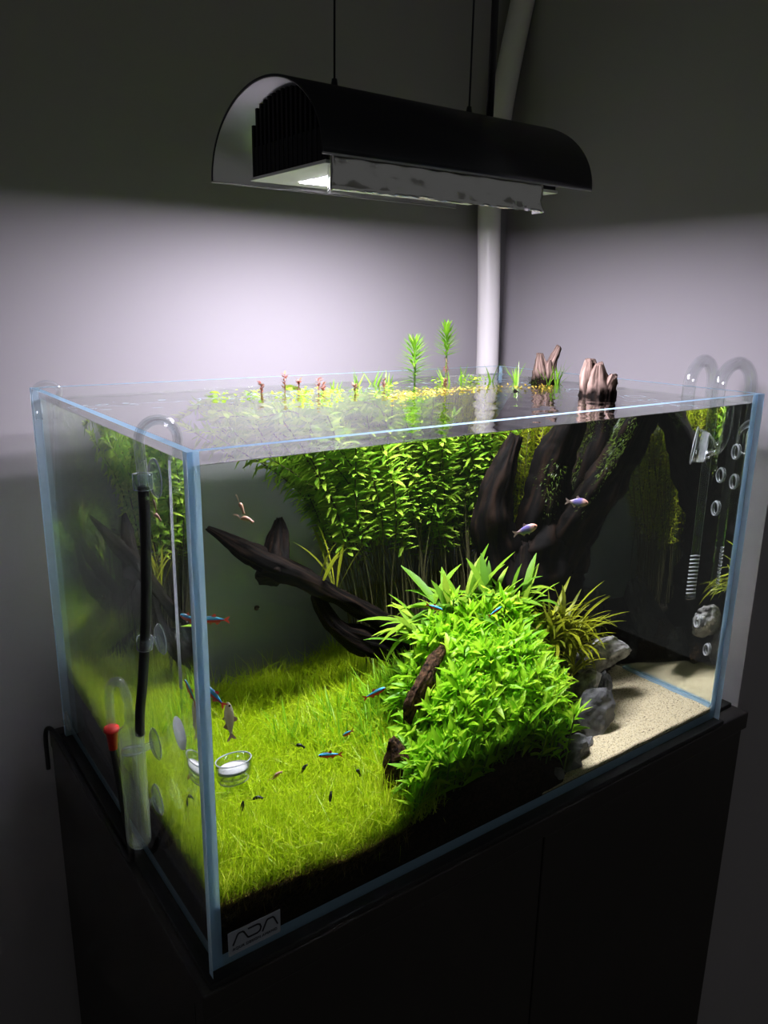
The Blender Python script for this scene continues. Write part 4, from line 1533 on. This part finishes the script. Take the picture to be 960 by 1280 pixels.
def floating():
    r = np.random.default_rng(77)
    def clump(x, y, rad, n, mat, label, group, h=0.004, ln=0.006, name='floating_plant', up=0.3):
        e_z = WL + 0.0003
        a = r.uniform(0, 6.28, n); rr = rad * np.sqrt(r.random(n))
        p = np.stack([x + rr * np.cos(a), y + rr * np.sin(a) * 0.7, e_z + r.uniform(-0.001, h, n)], 1)
        t = r.uniform(0, 6.28, n)
        d = np.stack([np.cos(t), np.sin(t), np.abs(r.normal(0, up, n))], 1)
        mb = MB(); leaf_batch(mb, p, d, np.tile((0, 0, 1.0), (n, 1)) + r.normal(0, 0.3, (n, 3)), r.uniform(0.6, 1.2, n) * ln, r.uniform(0.6, 1.2, n) * ln * 0.42, r.normal(0.2, 0.3, n), LANCE, 3, 0, 0, r.random(n))
        o = mb.build(name, mat, origin=(x, y, e_z))
        tag(o, label, 'plant', group)
        return o
    g1, l1 = 'green floating clumps', 'small green leafy clump floating on the water'
    for x, y, rad, n in [(0.158, 0.312, .009, 26), (0.175, 0.318, .006, 12), (0.187, 0.292, .009, 24), (0.197, 0.31, .007, 18), (0.205, 0.275, .008, 26), (0.224, 0.262, .011, 60), (0.236, 0.27, .012, 70), (0.245, 0.25, .012, 70), (0.262, 0.265, .007, 20), (0.275, 0.262, .008, 26), (0.292, 0.268, .007, 22), (0.305, 0.25, .007, 20), (0.155, 0.29, .004, 6), (0.33, 0.27, .009, 24), (0.43, 0.30, .012, 50), (0.475, 0.29, .014, 60), (0.50, 0.305, .012, 40), (0.36, 0.30, .010, 30)]:
        clump(x, y, rad, int(n * 0.55), M['stem_leaf'], l1, g1, 0.008 if n > 40 else 0.005, 0.0065)
    g2, l2 = 'red floating tips', 'reddish brown shoot tip standing out of the water'
    for x, y, h in [(0.208, 0.315, 0.010), (0.237, 0.318, 0.018), (0.249, 0.31, 0.012), (0.258, 0.285, 0.016), (0.268, 0.292, 0.011), (0.30, 0.28, 0.008), (0.345, 0.29, 0.010), (0.415, 0.27, 0.008)]:
        n = 22
        zz = r.uniform(0, h, n); a = r.uniform(0, 6.28, n)
        d = np.stack([np.cos(a), np.sin(a), r.uniform(0.2, 1.2, n)], 1)
        mb = MB()
        mb.tube([(x, y, WL - 0.008), (x, y, WL + h)], 0.0006, 5)
        leaf_batch(mb, np.stack([np.full(n, x), np.full(n, y), WL + zz], 1), d, np.tile((0, 0, 1.0), (n, 1)), r.uniform(0.004, 0.007, n), 0.0024, 0.3, LANCE, 3, 0, 0, r.random(n))
        tag(mb.build('red_shoot', M['red_leaf'], origin=(x, y, WL)), l2, 'plant', g2)
    g3, l3 = 'amber floating clumps', 'amber yellow mat of tiny floating leaves'
    for x, y in [(0.305, 0.215), (0.325, 0.222), (0.345, 0.228), (0.362, 0.222), (0.38, 0.235), (0.335, 0.245), (0.37, 0.25), (0.40, 0.24), (0.415, 0.232), (0.50, 0.20), (0.515, 0.215), (0.49, 0.225), (0.47, 0.24), (0.445, 0.245)]:
        clump(x, y, 0.013, 26, M['amber_leaf'], l3, g3, 0.003, 0.0048)
    g4, l4 = 'grass shoots above the water', 'cluster of upright green blades poking out of the water'
    for x, y, n, h in [(0.362, 0.335, 7, 0.024), (0.385, 0.34, 4, 0.018), (0.335, 0.33, 7, 0.022), (0.455, 0.315, 6, 0.022), (0.495, 0.33, 6, 0.020), (0.515, 0.30, 7, 0.026), (0.532, 0.275, 7, 0.030), (0.553, 0.243, 8, 0.026), (0.562, 0.236, 6, 0.022), (0.572, 0.245, 6, 0.03), (0.30, 0.325, 4, 0.012)]:
        a = r.uniform(0, 6.28, n); ln_ = r.uniform(0.1, 0.6, n)
        d = np.stack([np.cos(a) * np.sin(ln_), np.sin(a) * np.sin(ln_), np.cos(ln_)], 1)
        mb = MB(); leaf_batch(mb, np.stack([x + r.normal(0, .002, n), y + r.normal(0, .002, n), np.full(n, WL - 0.006)], 1), d, np.stack([-np.cos(a), -np.sin(a), 0 * a + .2], 1), (h + 0.006) * r.uniform(0.7, 1.05, n), 0.0026, r.uniform(0, 0.4, n), BLADE, 4, 0.3, 0, r.random(n))
        near = x > 0.54
        tag(mb.build('grass_shoot', M['emergent'], origin=(x, y, WL - 0.006)), 'upright green blades growing at the foot of the drier wood tip' if near else l4, 'plant', 'grass shoots by the wood tip' if near else g4)


floating()


# ---------------------------------------------------------------- glassware
def suction_cup(parent_or_none, at, axis, r, mat=None, name='suction_cup', parent=None, neck=0.008):
    b = MB()
    b.lathe([(0.0, 0.0025), (r * 0.35, 0.003), (r * 0.8, 0.0018), (r, 0.0002), (r, 0.0), (r * 0.8, 0.0008), (r * 0.3, 0.0012), (0, 0.0012)], at, axis, 26)
    ob = b.build(name, mat or M['cup_pvc'], parent)
    if neck:
        q = np.array(at) + np.array(axis) * 0.002
        b = MB(); b.lathe([(0.0030, 0), (0.0026, neck * .5), (0.0034, neck), (0.0, neck)], q, axis, 16)
        b.build('neck', mat or M['cup_pvc'], ob if parent is not None else None)
    return ob


def co2_line():
    # U tube over the left rim with its black hose
    u = empty('gas_tube', (0.0, 0.047, 0.335), 'clear glass U-shaped gas tube hooked over the left rim', 'glass tube')
    a = np.linspace(math.pi, 0, 14)
    xo, xi = -0.0100, 0.0135
    arc = [((xo + xi) / 2 + (xi - xo) / 2 * math.cos(t), 0.047 + 0.002 * (1 - math.cos(t)) / 2, 0.360 + 0.0125 * math.sin(t)) for t in a]
    pts = [(xo, 0.046, 0.325), (xo, 0.0465, 0.345)] + arc + [(xi, 0.049, 0.353), (xi, 0.049, 0.346)]
    b = MB(); b.tube(pts, 0.0031, 14); b.build('tube_wall', M['glassware'], u)
    b = MB(); b.tube(pts, 0.0019, 10); b.build('bore', M['glassware'], u)
    ob = suction_cup(None, (-0.0002, 0.052, 0.336), (-1, 0, 0), 0.0125, parent=u)
    b = MB(); b.lathe([(0.0034, -0.005), (0.0058, -0.0048), (0.006, 0.0048), (0.0034, 0.005)], (xo, 0.0465, 0.336), (0, 0, 1), 18); b.build('clip', M['cup_pvc'], u)
    h = empty('rubber_hose', (xo, 0.046, 0.33), 'black rubber hose running down from the gas tube', 'hose')
    b = MB(); b.tube(spline([(xo, 0.046, 0.333), (xo, 0.048, 0.300), (-0.0105, 0.055, 0.25), (-0.0118, 0.066, 0.20), (-0.0130, 0.074, 0.170), (-0.0135, 0.0765, 0.152)], 10), 0.0033, 14); b.build('hose', M['rubber'], h)
    c = empty('hose_clip', (0, 0.058, 0.225), 'clear suction clip holding the black hose to the side glass', 'suction cup')
    suction_cup(None, (-0.0002, 0.060, 0.226), (-1, 0, 0), 0.0105, parent=c, neck=0.007)
    b = MB(); b.lathe([(0.0036, -0.004), (0.0052, -0.004), (0.0052, 0.004), (0.0036, 0.004)], (-0.0112, 0.0600, 0.226), (0, 0.13, -1), 16); b.build('clip', M['cup_pvc'], c)
    # bubble counter
    cx, cyy = -0.0180, 0.0815
    k = empty('bubble_counter', (cx, cyy, 0.06), 'clear glass bubble counter tube stuck to the left side glass', 'bubble counter')
    prof = [(0.0, 0.0)] + [(0.0085 * math.sin(t), 0.0085 * (1 - math.cos(t))) for t in np.linspace(0.2, math.pi / 2, 7)] + [(0.0085, 0.070), (0.0085, 0.090), (0.0078, 0.095), (0.0045, 0.098), (0.0036, 0.101), (0.0036, 0.108)]
    b = MB(); b.lathe(prof, (cx, cyy, 0.060), n=28); b.build('body', M['glassware'], k)
    b = MB(); b.lathe([(max(0, r - 0.0012), h + 0.0012) for r, h in prof[:-4]], (cx, cyy, 0.060), n=28); b.build('inner_wall', M['glassware'], k)
    b = MB(); b.lathe([(0.0020, 0.0), (0.0020, 0.075), (0.0030, 0.085)], (cx + 0.001, cyy - 0.002, 0.074), n=16); b.build('inner_tube', M['glassware'], k)
    b = MB(); b.lathe([(0.0032, 0.0), (0.0032, 0.070)], (cx + 0.0028, cyy - 0.0025, 0.088), n=16); b.build('inner_tube', M['glassware'], k)
    b = MB(); b.lathe([(0.0040, 0.0), (0.0044, 0.001), (0.0044, 0.003), (0.0040, 0.004)], (cx + 0.0042, cyy - 0.004, 0.150), n=16); b.build('inlet', M['glassware'], k)
    b = MB(); b.lathe([(0.0, 0.0), (0.0078, 0.0002), (0.0078, 0.0006), (0, 0.0008)], (cx, cyy, 0.138), n=24); b.build('liquid_level', M['glassware'], k)
    lx, ly = -0.0262, 0.0985
    pts = spline([(cx, cyy, 0.160), (cx - 0.0003, cyy + 0.0008, 0.176), (cx - 0.003, cyy + 0.006, 0.1885), (lx + 0.001, ly - 0.002, 0.184), (lx, ly, 0.170), (lx, ly, 0.150)], 8)
    b = MB(); b.tube(pts, 0.0031, 12, caps=False); b.build('loop_tube', M['glassware'], k)
    b = MB(); b.tube(pts, 0.0020, 12, caps=False); b.build('bore', M['glassware'], k)
    b = MB(); b.lathe([(0, 0.017), (0.0052, 0.017), (0.0056, 0.0145), (0.0042, 0.014), (0.0030, 0.0), (0, 0)], (lx, ly, 0.134), n=18); b.build('red_stopper', M['red'], k)
    for z in (0.136, 0.088):
        suction_cup(None, (-0.0002, 0.0845 if z > .1 else 0.0885, z), (-1, 0, 0), 0.0118, parent=k, neck=0.0085)
    b = MB(); b.tube(spline([(lx, ly, 0.134), (-0.022, 0.103, 0.09), (-0.012, 0.125, 0.03), (-0.0074, 0.16, -0.0014), (-0.0074, 0.30, -0.0014), (-0.0085, 0.375, 0.003), (-0.0135, 0.398, -0.004), (-0.0145, 0.401, -0.05)], 8), 0.0024, 10)
    tag(b.build('gas_hose', M['rubber'], origin=(lx, ly, 0.134)), 'thin black hose lying along the foot of the left glass', 'hose')
    suction_cup(None, (-0.0002, 0.352, 0.026), (-1, 0, 0), 0.010, name='suction_cup', parent=empty('suction_clip', (0, 0.352, 0.026), 'small clear suction cup low at the rear of the left glass', 'suction cup'), neck=0.004)


co2_line()


def diffuser():
    e = empty('gas_diffuser', (0.0375, 0.053, 0.115), 'glass gas diffuser cup with white ceramic disc on opal tube', 'diffuser')
    cx, cyy, cz = 0.0375, 0.0535, 0.1275
    r = 0.0128
    b = MB(); b.lathe([(0, -0.0105), (r * 0.5, -0.0105), (r * 0.8, -0.0085), (r * 0.97, -0.006), (r, -0.003), (r, 0.007), (r * 0.93, 0.007), (r * 0.93, -0.003), (r * 0.85, -0.0055), (0, -0.0085)], (cx, cyy, cz), n=34); b.build('glass_cup', M['wet_glass'], e)
    b = MB(); b.lathe([(0, 0.0012), (r * 0.88, 0.0011), (r * 0.9, 0.0004), (r * 0.9, -0.0012), (0, -0.0012)], (cx, cyy, cz), n=34); b.build('ceramic_disc', M['ceramic'], e)
    for hh in (0.0070, -0.0088):
        rr = r if hh > 0 else r * 0.8
        b = MB(); b.tube([(cx + rr * math.cos(t), cyy + rr * math.sin(t), cz + hh) for t in np.linspace(0, 2 * math.pi, 33)], 0.00055, 6, caps=False); b.build('cup_rim', M['opal_glass'], e)
    b = MB(); b.tube([(0.0110, 0.0490, 0.3465), (0.0092, 0.0488, 0.29), (0.0090, 0.0490, 0.24), (0.0090, 0.0490, 0.193)], [0.0016, 0.0019, 0.0022, 0.0024], 12); b.build('opal_tube', M['opal'], e)
    b = MB(); b.tube(spline([(0.009, 0.049, 0.194), (0.0095, 0.0495, 0.165), (0.012, 0.051, 0.130), (0.018, 0.052, 0.113), (0.030, 0.053, 0.110), (0.0375, 0.0535, 0.117)], 7), 0.0016, 10); b.build('glass_arm', M['wet_glass'], e)
    b = MB(); b.lathe([(0, 0.003), (0.006, 0.0028), (0.0115, 0.0012), (0.0118, 0.0), (0, 0)], (G + 0.0015, 0.0555, 0.1565), (1, 0, 0), 28); b.build('suction_disc', M['opal'], e)


def mk_wet_glass():
    m, nt, out = new_mat('glass_in_water')
    lw = N(nt, 'ShaderNodeLayerWeight'); lw.inputs['Blend'].default_value = 0.5
    pw = N(nt, 'ShaderNodeMath', operation='POWER'); pw.inputs[1].default_value = 3.0
    nt.links.new(lw.outputs['Facing'], pw.inputs[0])
    ma = N(nt, 'ShaderNodeMath', operation='MULTIPLY_ADD'); ma.inputs[1].default_value = 0.9; ma.inputs[2].default_value = 0.04
    nt.links.new(pw.outputs[0], ma.inputs[0])
    tr = N(nt, 'ShaderNodeBsdfTransparent'); tr.inputs[0].default_value = (0.94, 0.96, 0.96, 1)
    gl = N(nt, 'ShaderNodeBsdfGlossy'); gl.inputs['Roughness'].default_value = 0.12
    mx = N(nt, 'ShaderNodeMixShader')
    nt.links.new(ma.outputs[0], mx.inputs[0]); nt.links.new(tr.outputs[0], mx.inputs[1]); nt.links.new(gl.outputs[0], mx.inputs[2])
    nt.links.new(mx.outputs[0], out.inputs[0])
    return m


M['wet_glass'] = mk_wet_glass()
diffuser()


def thermometer():
    e = empty('thermometer', (0.0, 0.322, 0.34), 'thin glass thermometer hooked over the rear left rim', 'thermometer')
    xo, xi = -0.0062, 0.0125
    a = np.linspace(math.pi, 0, 12)
    arc = [((xo + xi) / 2 + (xi - xo) / 2 * math.cos(t), 0.318 + 0.006 * (1 - math.cos(t)) / 2, 0.3615 + 0.0075 * math.sin(t)) for t in a]
    pts = [(xo, 0.318, 0.3385), (xo, 0.318, 0.35)] + arc + [(xi, 0.324, 0.354), (xi, 0.324, 0.349)]
    b = MB(); b.tube(pts, 0.0030, 12); b.build('hook', M['glassware'], e)
    b = MB(); b.tube([(xi, 0.325, 0.352), (0.0112, 0.336, 0.31), (0.0100, 0.350, 0.252)], 0.0010, 8); b.build('stem', M['wet_glass'], e)
    b = MB(); b.tube([(xi - 0.0004, 0.3246, 0.350), (0.0108, 0.336, 0.31), (0.0096, 0.350, 0.252)], 0.00045, 6); b.build('column', M['opal'], e)
    b = MB(); b.tube([(0.0100, 0.350, 0.254), (0.0100, 0.3505, 0.247)], 0.0013, 8); b.build('bulb', M['rubber'], e)


thermometer()


def lily_pipes():
    r = 0.0065
    def upipe(name, label, xi, y, xo, z_in, z_out, yo):
        e = empty(name, (W, y, 0.36), label, 'glass pipe')
        a = np.linspace(0, math.pi, 18)
        arc = [((xi + xo) / 2 - (xo - xi) / 2 * math.cos(t), y + (yo - y) * (1 - math.cos(t)) / 2, 0.362 + 0.026 * math.sin(t)) for t in a]
        pts = arc + [(xo, yo, 0.33), (xo, yo, z_out)]
        b = MB(); b.tube(pts, r, 18, caps=False); b.build('bend', M['pipe_glass'], e)
        b = MB(); b.tube(pts, r * 0.78, 18, caps=False); b.build('bend_bore', M['pipe_glass'], e)
        return e
    # intake with a slotted end
    e = upipe('intake_pipe', 'glass intake pipe with slotted lower end by the side glass', 0.572, 0.066, 0.624, 0.14, 0.27, 0.072)
    b = MB(); b.tube([(0.572, 0.066, 0.362), (0.572, 0.066, 0.25), (0.572, 0.066, 0.142)], r, 18, caps=False); b.build('leg', M['wet_glass'], e)
    b = MB(); b.lathe([(0, 0), (r * 0.7, 0.0), (r * 1.15, 0.001), (r * 1.15, 0.004), (r, 0.005)], (0.572, 0.066, 0.138), n=20); b.build('end_cap', M['wet_glass'], e)
    for i in range(11):
        z = 0.146 + i * 0.0042
        pts = [(0.572 + r * 1.04 * math.cos(t), 0.066 + r * 1.04 * math.sin(t), z + 0.0006 * math.sin(t * 2)) for t in np.linspace(2.6, 5.2, 10)]
        b = MB(); b.tube(pts, 0.0008, 6); b.build('slot', M['opal_glass'], e)
    # outflow with lily bowl
    e = upipe('lily_pipe', 'glass outflow pipe ending in a lily-shaped bowl', 0.574, 0.034, 0.626, 0.30, 0.27, 0.030)
    b = MB(); b.tube(spline([(0.574, 0.034, 0.362), (0.574, 0.034, 0.335), (0.573, 0.0345, 0.317), (0.568, 0.039, 0.306), (0.562, 0.045, 0.304)], 7), r, 18, caps=False); b.build('leg', M['wet_glass'], e)
    ax = Vector((-0.55, 0.55, 0.10)).normalized()
    b = MB(); b.lathe([(r, 0.0), (0.0085, 0.004), (0.0135, 0.010), (0.0165, 0.018), (0.0172, 0.025), (0.0190, 0.029), (0.0183, 0.0288), (0.0165, 0.025), (0.0158, 0.018)], (0.565, 0.042, 0.3045), ax, 30); b.build('bowl', M['wet_glass'], e)
    b = MB(); b.lathe([(0.0148, 0.012), (0.0158, 0.018), (0.0162, 0.022)], (0.565, 0.042, 0.3045), ax, 30); b.build('bowl_band', M['opal_glass'], e)
    q = ax.to_track_quat('Z', 'Y'); o3 = Vector((0.565, 0.042, 0.3045)) + ax * 0.029
    b = MB(); b.tube([tuple(o3 + q @ Vector((0.0187 * math.cos(t), 0.0187 * math.sin(t), 0))) for t in np.linspace(0, 2 * math.pi, 33)], 0.0008, 6, caps=False); b.build('bowl_rim', M['opal_glass'], e)
    # clear suction rings on the side glass
    for i, (y, z, rr) in enumerate([(0.057, 0.273, 0.0085), (0.026, 0.269, 0.0085), (0.059, 0.237, 0.0085), (0.069, 0.107, 0.0075), (0.038, 0.079, 0.0075), (0.03, 0.30, 0.0085)]):
        b = MB()
        b.lathe([(rr * 0.80, 0.0), (rr * 0.80, 0.0022), (rr * 0.86, 0.0026), (rr * 0.92, 0.0022), (rr, 0.0002), (rr, 0.0)], (W - G - 0.0012, y, z), (-1, 0, 0), 26)
        tag(b.build('suction_ring', M['ring'], origin=(W - G, y, z)), 'clear round suction ring stuck inside the right side glass', 'suction cup', 'suction rings on the side glass')
        


M['ring'] = M['opal_glass']
lily_pipes()


# ---------------------------------------------------------------- fish
def fish_mat(name, kind):
    m, nt, out = new_mat(name)
    p = N(nt, 'ShaderNodeBsdfPrincipled'); p.inputs['Roughness'].default_value = 0.3
    tc = N(nt, 'ShaderNodeTexCoord')
    sx = N(nt, 'ShaderNodeSeparateXYZ'); nt.links.new(tc.outputs['Object'], sx.inputs[0])
    rp = N(nt, 'ShaderNodeValToRGB')
    mr = N(nt, 'ShaderNodeMapRange')
    if kind == 'neon':
        mr.inputs['From Min'].default_value = -0.14; mr.inputs['From Max'].default_value = 0.14
        rp.color_ramp.interpolation = 'EASE'
        el = rp.color_ramp.elements
        el[0].position = 0.0; el[0].color = (0.62, 0.05, 0.03, 1)
        el[1].position = 1.0; el[1].color = (0.03, 0.08, 0.16, 1)
        for q, c in ((0.50, (0.80, 0.03, 0.02, 1)), (0.56, (0.04, 0.40, 0.98, 1)), (0.74, (0.12, 0.72, 1.0, 1)), (0.88, (0.05, 0.14, 0.26, 1))):
            e = el.new(q); e.color = c
        nt.links.new(sx.outputs['Z'], mr.inputs['Value'])
    else:
        mr.inputs['From Min'].default_value = -0.5; mr.inputs['From Max'].default_value = 0.5
        el = rp.color_ramp.elements
        el[0].position = 0.0; el[0].color = (0.60, 0.26, 0.16, 1)
        el[1].position = 1.0; el[1].color = (0.45, 0.30, 0.26, 1)
        for q, c in ((0.22, (0.50, 0.30, 0.26, 1)), (0.34, (0.16, 0.13, 0.34, 1)), (0.62, (0.14, 0.12, 0.32, 1)), (0.75, (0.42, 0.30, 0.30, 1))):
            e = el.new(q); e.color = c
        nt.links.new(sx.outputs['X'], mr.inputs['Value'])
    nt.links.new(mr.outputs[0], rp.inputs[0]); nt.links.new(rp.outputs[0], p.inputs['Base Color'])
    nt.links.new(p.outputs[0], out.inputs[0])
    return m


M['neon'] = fish_mat('neon_scales', 'neon')
M['violet_fish'] = fish_mat('violet_scales', 'violet')
M['neon_fin'] = leaf_mat('red_fin', (0.55, 0.07, 0.05), (0.65, 0.12, 0.08), None, 0.5)
M['pale_fin'] = leaf_mat('pale_fin', (0.50, 0.36, 0.32), (0.60, 0.45, 0.40), None, 0.5)
M['pale_fish'] = mk_milky('pale_body', (0.62, 0.58, 0.46), 0.6)
M['eye'] = pbr('fish_eye', (0.01, 0.01, 0.01), 0.15)
M['shrimp_dark'] = pbr('dark_shrimp', (0.008, 0.009, 0.012), 0.4)
M['shrimp_pale'] = pbr('pale_shrimp', (0.45, 0.24, 0.16), 0.4)


def fish_parts(depth, body_mat, fin_mat):
    """fish of length 1 along X, head at -0.5"""
    b = MB()
    xs = np.array([-0.5, -0.47, -0.40, -0.28, -0.12, 0.05, 0.18, 0.28, 0.34])
    hs = np.array([0.012, 0.05, 0.095, 0.135, 0.15, 0.125, 0.085, 0.05, 0.042]) * depth
    ws = np.array([0.010, 0.04, 0.065, 0.080, 0.080, 0.060, 0.036, 0.018, 0.010])
    n = 14
    V, F = [], []
    for i in range(len(xs)):
        for j in range(n):
            a = 2 * math.pi * j / n
            V.append((xs[i], ws[i] * math.cos(a), hs[i] * math.sin(a)))
    for i in range(len(xs) - 1):
        for j in range(n):
            q = (j + 1) % n
            F.append((i * n + j, i * n + q, (i + 1) * n + q, (i + 1) * n + j))
    F.append(tuple(range(n))); F.append(tuple((len(xs) - 1) * n + j for j in range(n - 1, -1, -1)))
    b.add(V, F)
    def fin(pts):
        m = MB(); k = len(pts)
        V = [(x, 0.002, z) for x, z in pts] + [(x, -0.002, z) for x, z in pts]
        F = [tuple(range(k - 1, -1, -1)), tuple(range(k, 2 * k))] + [(i, (i + 1) % k, k + (i + 1) % k, k + i) for i in range(k)]
        m.add(V, F); return m
    tail = fin([(0.33, 0.03 * depth), (0.52, 0.13), (0.50, 0.06), (0.44, 0.0), (0.50, -0.06), (0.52, -0.13), (0.33, -0.03 * depth)])
    dors = fin([(-0.10, 0.14 * depth), (0.00, 0.14 * depth + 0.09), (0.06, 0.14 * depth + 0.06), (0.06, 0.11 * depth)])
    anal = fin([(0.02, -0.12 * depth), (0.10, -0.12 * depth - 0.08), (0.20, -0.07 * depth - 0.03), (0.22, -0.06 * depth)])
    pelv = fin([(-0.18, -0.13 * depth), (-0.10, -0.13 * depth - 0.08), (-0.08, -0.13 * depth)])
    eye = MB(); eye.lathe([(0, -0.070), (0.026, -0.066), (0.026, 0.066), (0, 0.070)], (-0.41, 0, 0.02), (0, 1, 0), 12)
    return {'body': (b, body_mat), 'tail_fin': (tail, fin_mat), 'dorsal_fin': (dors, fin_mat), 'anal_fin': (anal, fin_mat), 'pelvic_fin': (pelv, fin_mat), 'eye': (eye, M['eye'])}


_fish_cache = {}


def fish(kind, name, loc, head, length, label, group=None, roll=0.0):
    if kind not in _fish_cache:
        spec = {'neon': (0.78, M['neon'], M['neon_fin']), 'violet': (1.15, M['violet_fish'], M['pale_fin']), 'pale': (0.8, M['pale_fish'], M['pale_fin'])}[kind]
        ms = {}
        for k, (mb, mt) in fish_parts(*spec).items():
            ob = mb.build(k, mt, smooth=(k in ('body', 'eye')))
            ms[k] = ob.data
            bpy.data.objects.remove(ob)
        _fish_cache[kind] = ms
    e = empty(name, loc, label, 'fish', group)
    d = -Vector(head).normalized()          # local +X points to the tail
    up = Vector((0, 0, 1)); s = up.cross(d).normalized(); u = d.cross(s)
    e.rotation_euler = Matrix(((d.x, s.x, u.x), (d.y, s.y, u.y), (d.z, s.z, u.z))).to_euler()
    e.scale = (length,) * 3
    for k, me in _fish_cache[kind].items():
        o = bpy.data.objects.new(k, me); link(o, e)


ng = 'neon tetras'
R = Vector((0.81, -0.59, 0))   # roughly along the picture's horizontal
UP = Vector((0, 0, 1))
fish('neon', 'neon_tetra', (0.026, 0.045, 0.243), -R + UP * 0.05, 0.021, 'blue and red tetra half hidden by the corner seam, higher one', None)
fish('neon', 'neon_tetra', (0.0235, 0.045, 0.190), -R * 0.6 + UP * 0.7, 0.022, 'blue and red tetra diving beside the corner seam', None)
fish('neon', 'neon_tetra', (0.177, 0.100, 0.131), R + UP * 0.42, 0.022, 'blue and red tetra swimming just left of the bark ridge', None)
fish('neon', 'neon_tetra', (0.128, 0.085, 0.096), -R + UP * 0.02, 0.021, 'blue and red tetra level over the open carpet grass', None)
fish('neon', 'neon_tetra', (0.151, 0.100, 0.103), -R * 0.6 - UP * 0.45 + Vector((0.3, 0.4, 0)), 0.017, 'small blue tetra angled down over the carpet grass', None)
fish('neon', 'neon_tetra', (0.248, 0.120, 0.187), R - UP * 0.35, 0.017, 'blue and red tetra above the left end of the bush', None)
fish('neon', 'neon_tetra', (0.301, 0.090, 0.178), R * 0.8 + UP * 0.4 + Vector((0.3, 0.4, 0)), 0.016, 'blue tetra half hidden over the bush top', None)
fish('violet', 'violet_fish', (0.352, 0.120, 0.241), R + UP * 0.30, 0.026, 'small violet and orange fish before the dark stump', None)
fish('violet', 'violet_fish', (0.418, 0.120, 0.259), R - UP * 0.10, 0.026, 'violet fish with pale fins under the leaning branch', None)
fish('pale', 'pale_fish', (0.035, 0.050, 0.166), UP + Vector((-0.06, 0, 0)), 0.029, 'pale silvery fish swimming upright above the diffuser cup', None)


def shrimp(p, d, ln, mat, label, group, name='dwarf_shrimp'):
    d = np.array(d, float); d /= np.linalg.norm(d)
    e = empty(name, tuple(p), label, 'shrimp', group)
    t = np.linspace(-0.5, 0.5, 9)
    pts = np.array(p) + np.outer(t * ln, d) + np.outer(-(t ** 2) * ln * 0.8, (0, 0, 1.0)) + np.array([0, 0, ln * 0.12])
    rad = 1.45 * ln * np.array([0.03, 0.09, 0.12, 0.13, 0.12, 0.10, 0.08, 0.06, 0.10])
    b = MB(); b.tube(pts, rad, 8); b.build('body', mat, e)
    b = MB()
    for s in (-1, 1):
        b.tube([pts[0], pts[0] - d * ln * 0.25 + np.array([0, 0, 0.25 * ln]) + s * 0.1 * ln * np.cross(d, (0, 0, 1)), pts[0] - d * ln * 0.6 + np.array([0, 0, 0.2 * ln]) + s * 0.2 * ln * np.cross(d, (0, 0, 1))], ln * 0.014, 4)
    b.build('antennae', mat, e)
    b = MB()
    for i in range(2, 6):
        b.tube([pts[i], pts[i] + np.array([0.02 * ln, 0, -0.28 * ln])], ln * 0.016, 4)
    b.build('legs', mat, e)


sg = 'black dwarf shrimps'
sl = 'tiny black shrimp sitting on the carpet grass'
for p, d in [((0.125, 0.150, 0.083), (0.8, -0.5, -0.3)), ((0.112, 0.105, 0.083), (0.6, -0.3, 0.8)), ((0.052, 0.085, 0.080), (0.2, 0, 1)), ((0.066, 0.090, 0.079), (1, -0.6, 0)), ((0.150, 0.075, 0.076), (0.5, 0.2, -0.8)), ((0.118, 0.060, 0.072), (0.2, 0.2, 0.9))]:
    shrimp(p, d, 0.0085, M['shrimp_dark'], sl, sg)
shrimp((0.083, 0.150, 0.293), (0.3, -0.3, -0.9), 0.009, M['shrimp_pale'], 'tiny orange shrimp drifting in open water, upper of two', None)
shrimp((0.087, 0.150, 0.283), (0.8, -0.5, -0.3), 0.010, M['shrimp_pale'], 'tiny orange shrimp drifting in open water, lower of two', None)
shrimp((0.090, 0.110, 0.083), (0.8, -0.3, 0.5), 0.009, M['shrimp_pale'], 'tiny orange shrimp on the grass near the diffuser', None)


# little snail on the back glass
sn = empty('water_snail', (0.165, IY1 - 0.003, 0.145), 'tiny brown snail on the back glass', 'snail')
b = MB()
t = np.linspace(0, 4.4 * math.pi, 60)
rr = 0.0022 * np.exp(-t * 0.10)
b.tube(np.stack([0.165 + rr * np.cos(t), IY1 - 0.0012 - 0.00028 * t, 0.145 + rr * np.sin(t)], 1), 0.0013 * np.exp(-t * 0.10), 8)
b.build('shell', M['bark'], sn)
b = MB(); b.tube([(0.162, IY1 - 0.0007, 0.146), (0.165, IY1 - 0.0005, 0.1445), (0.169, IY1 - 0.0007, 0.144)], [0.0006, 0.0013, 0.0005], 8)
b.build('foot', M['olive_body'] if 'olive_body' in M else M['pale_fish'], sn)
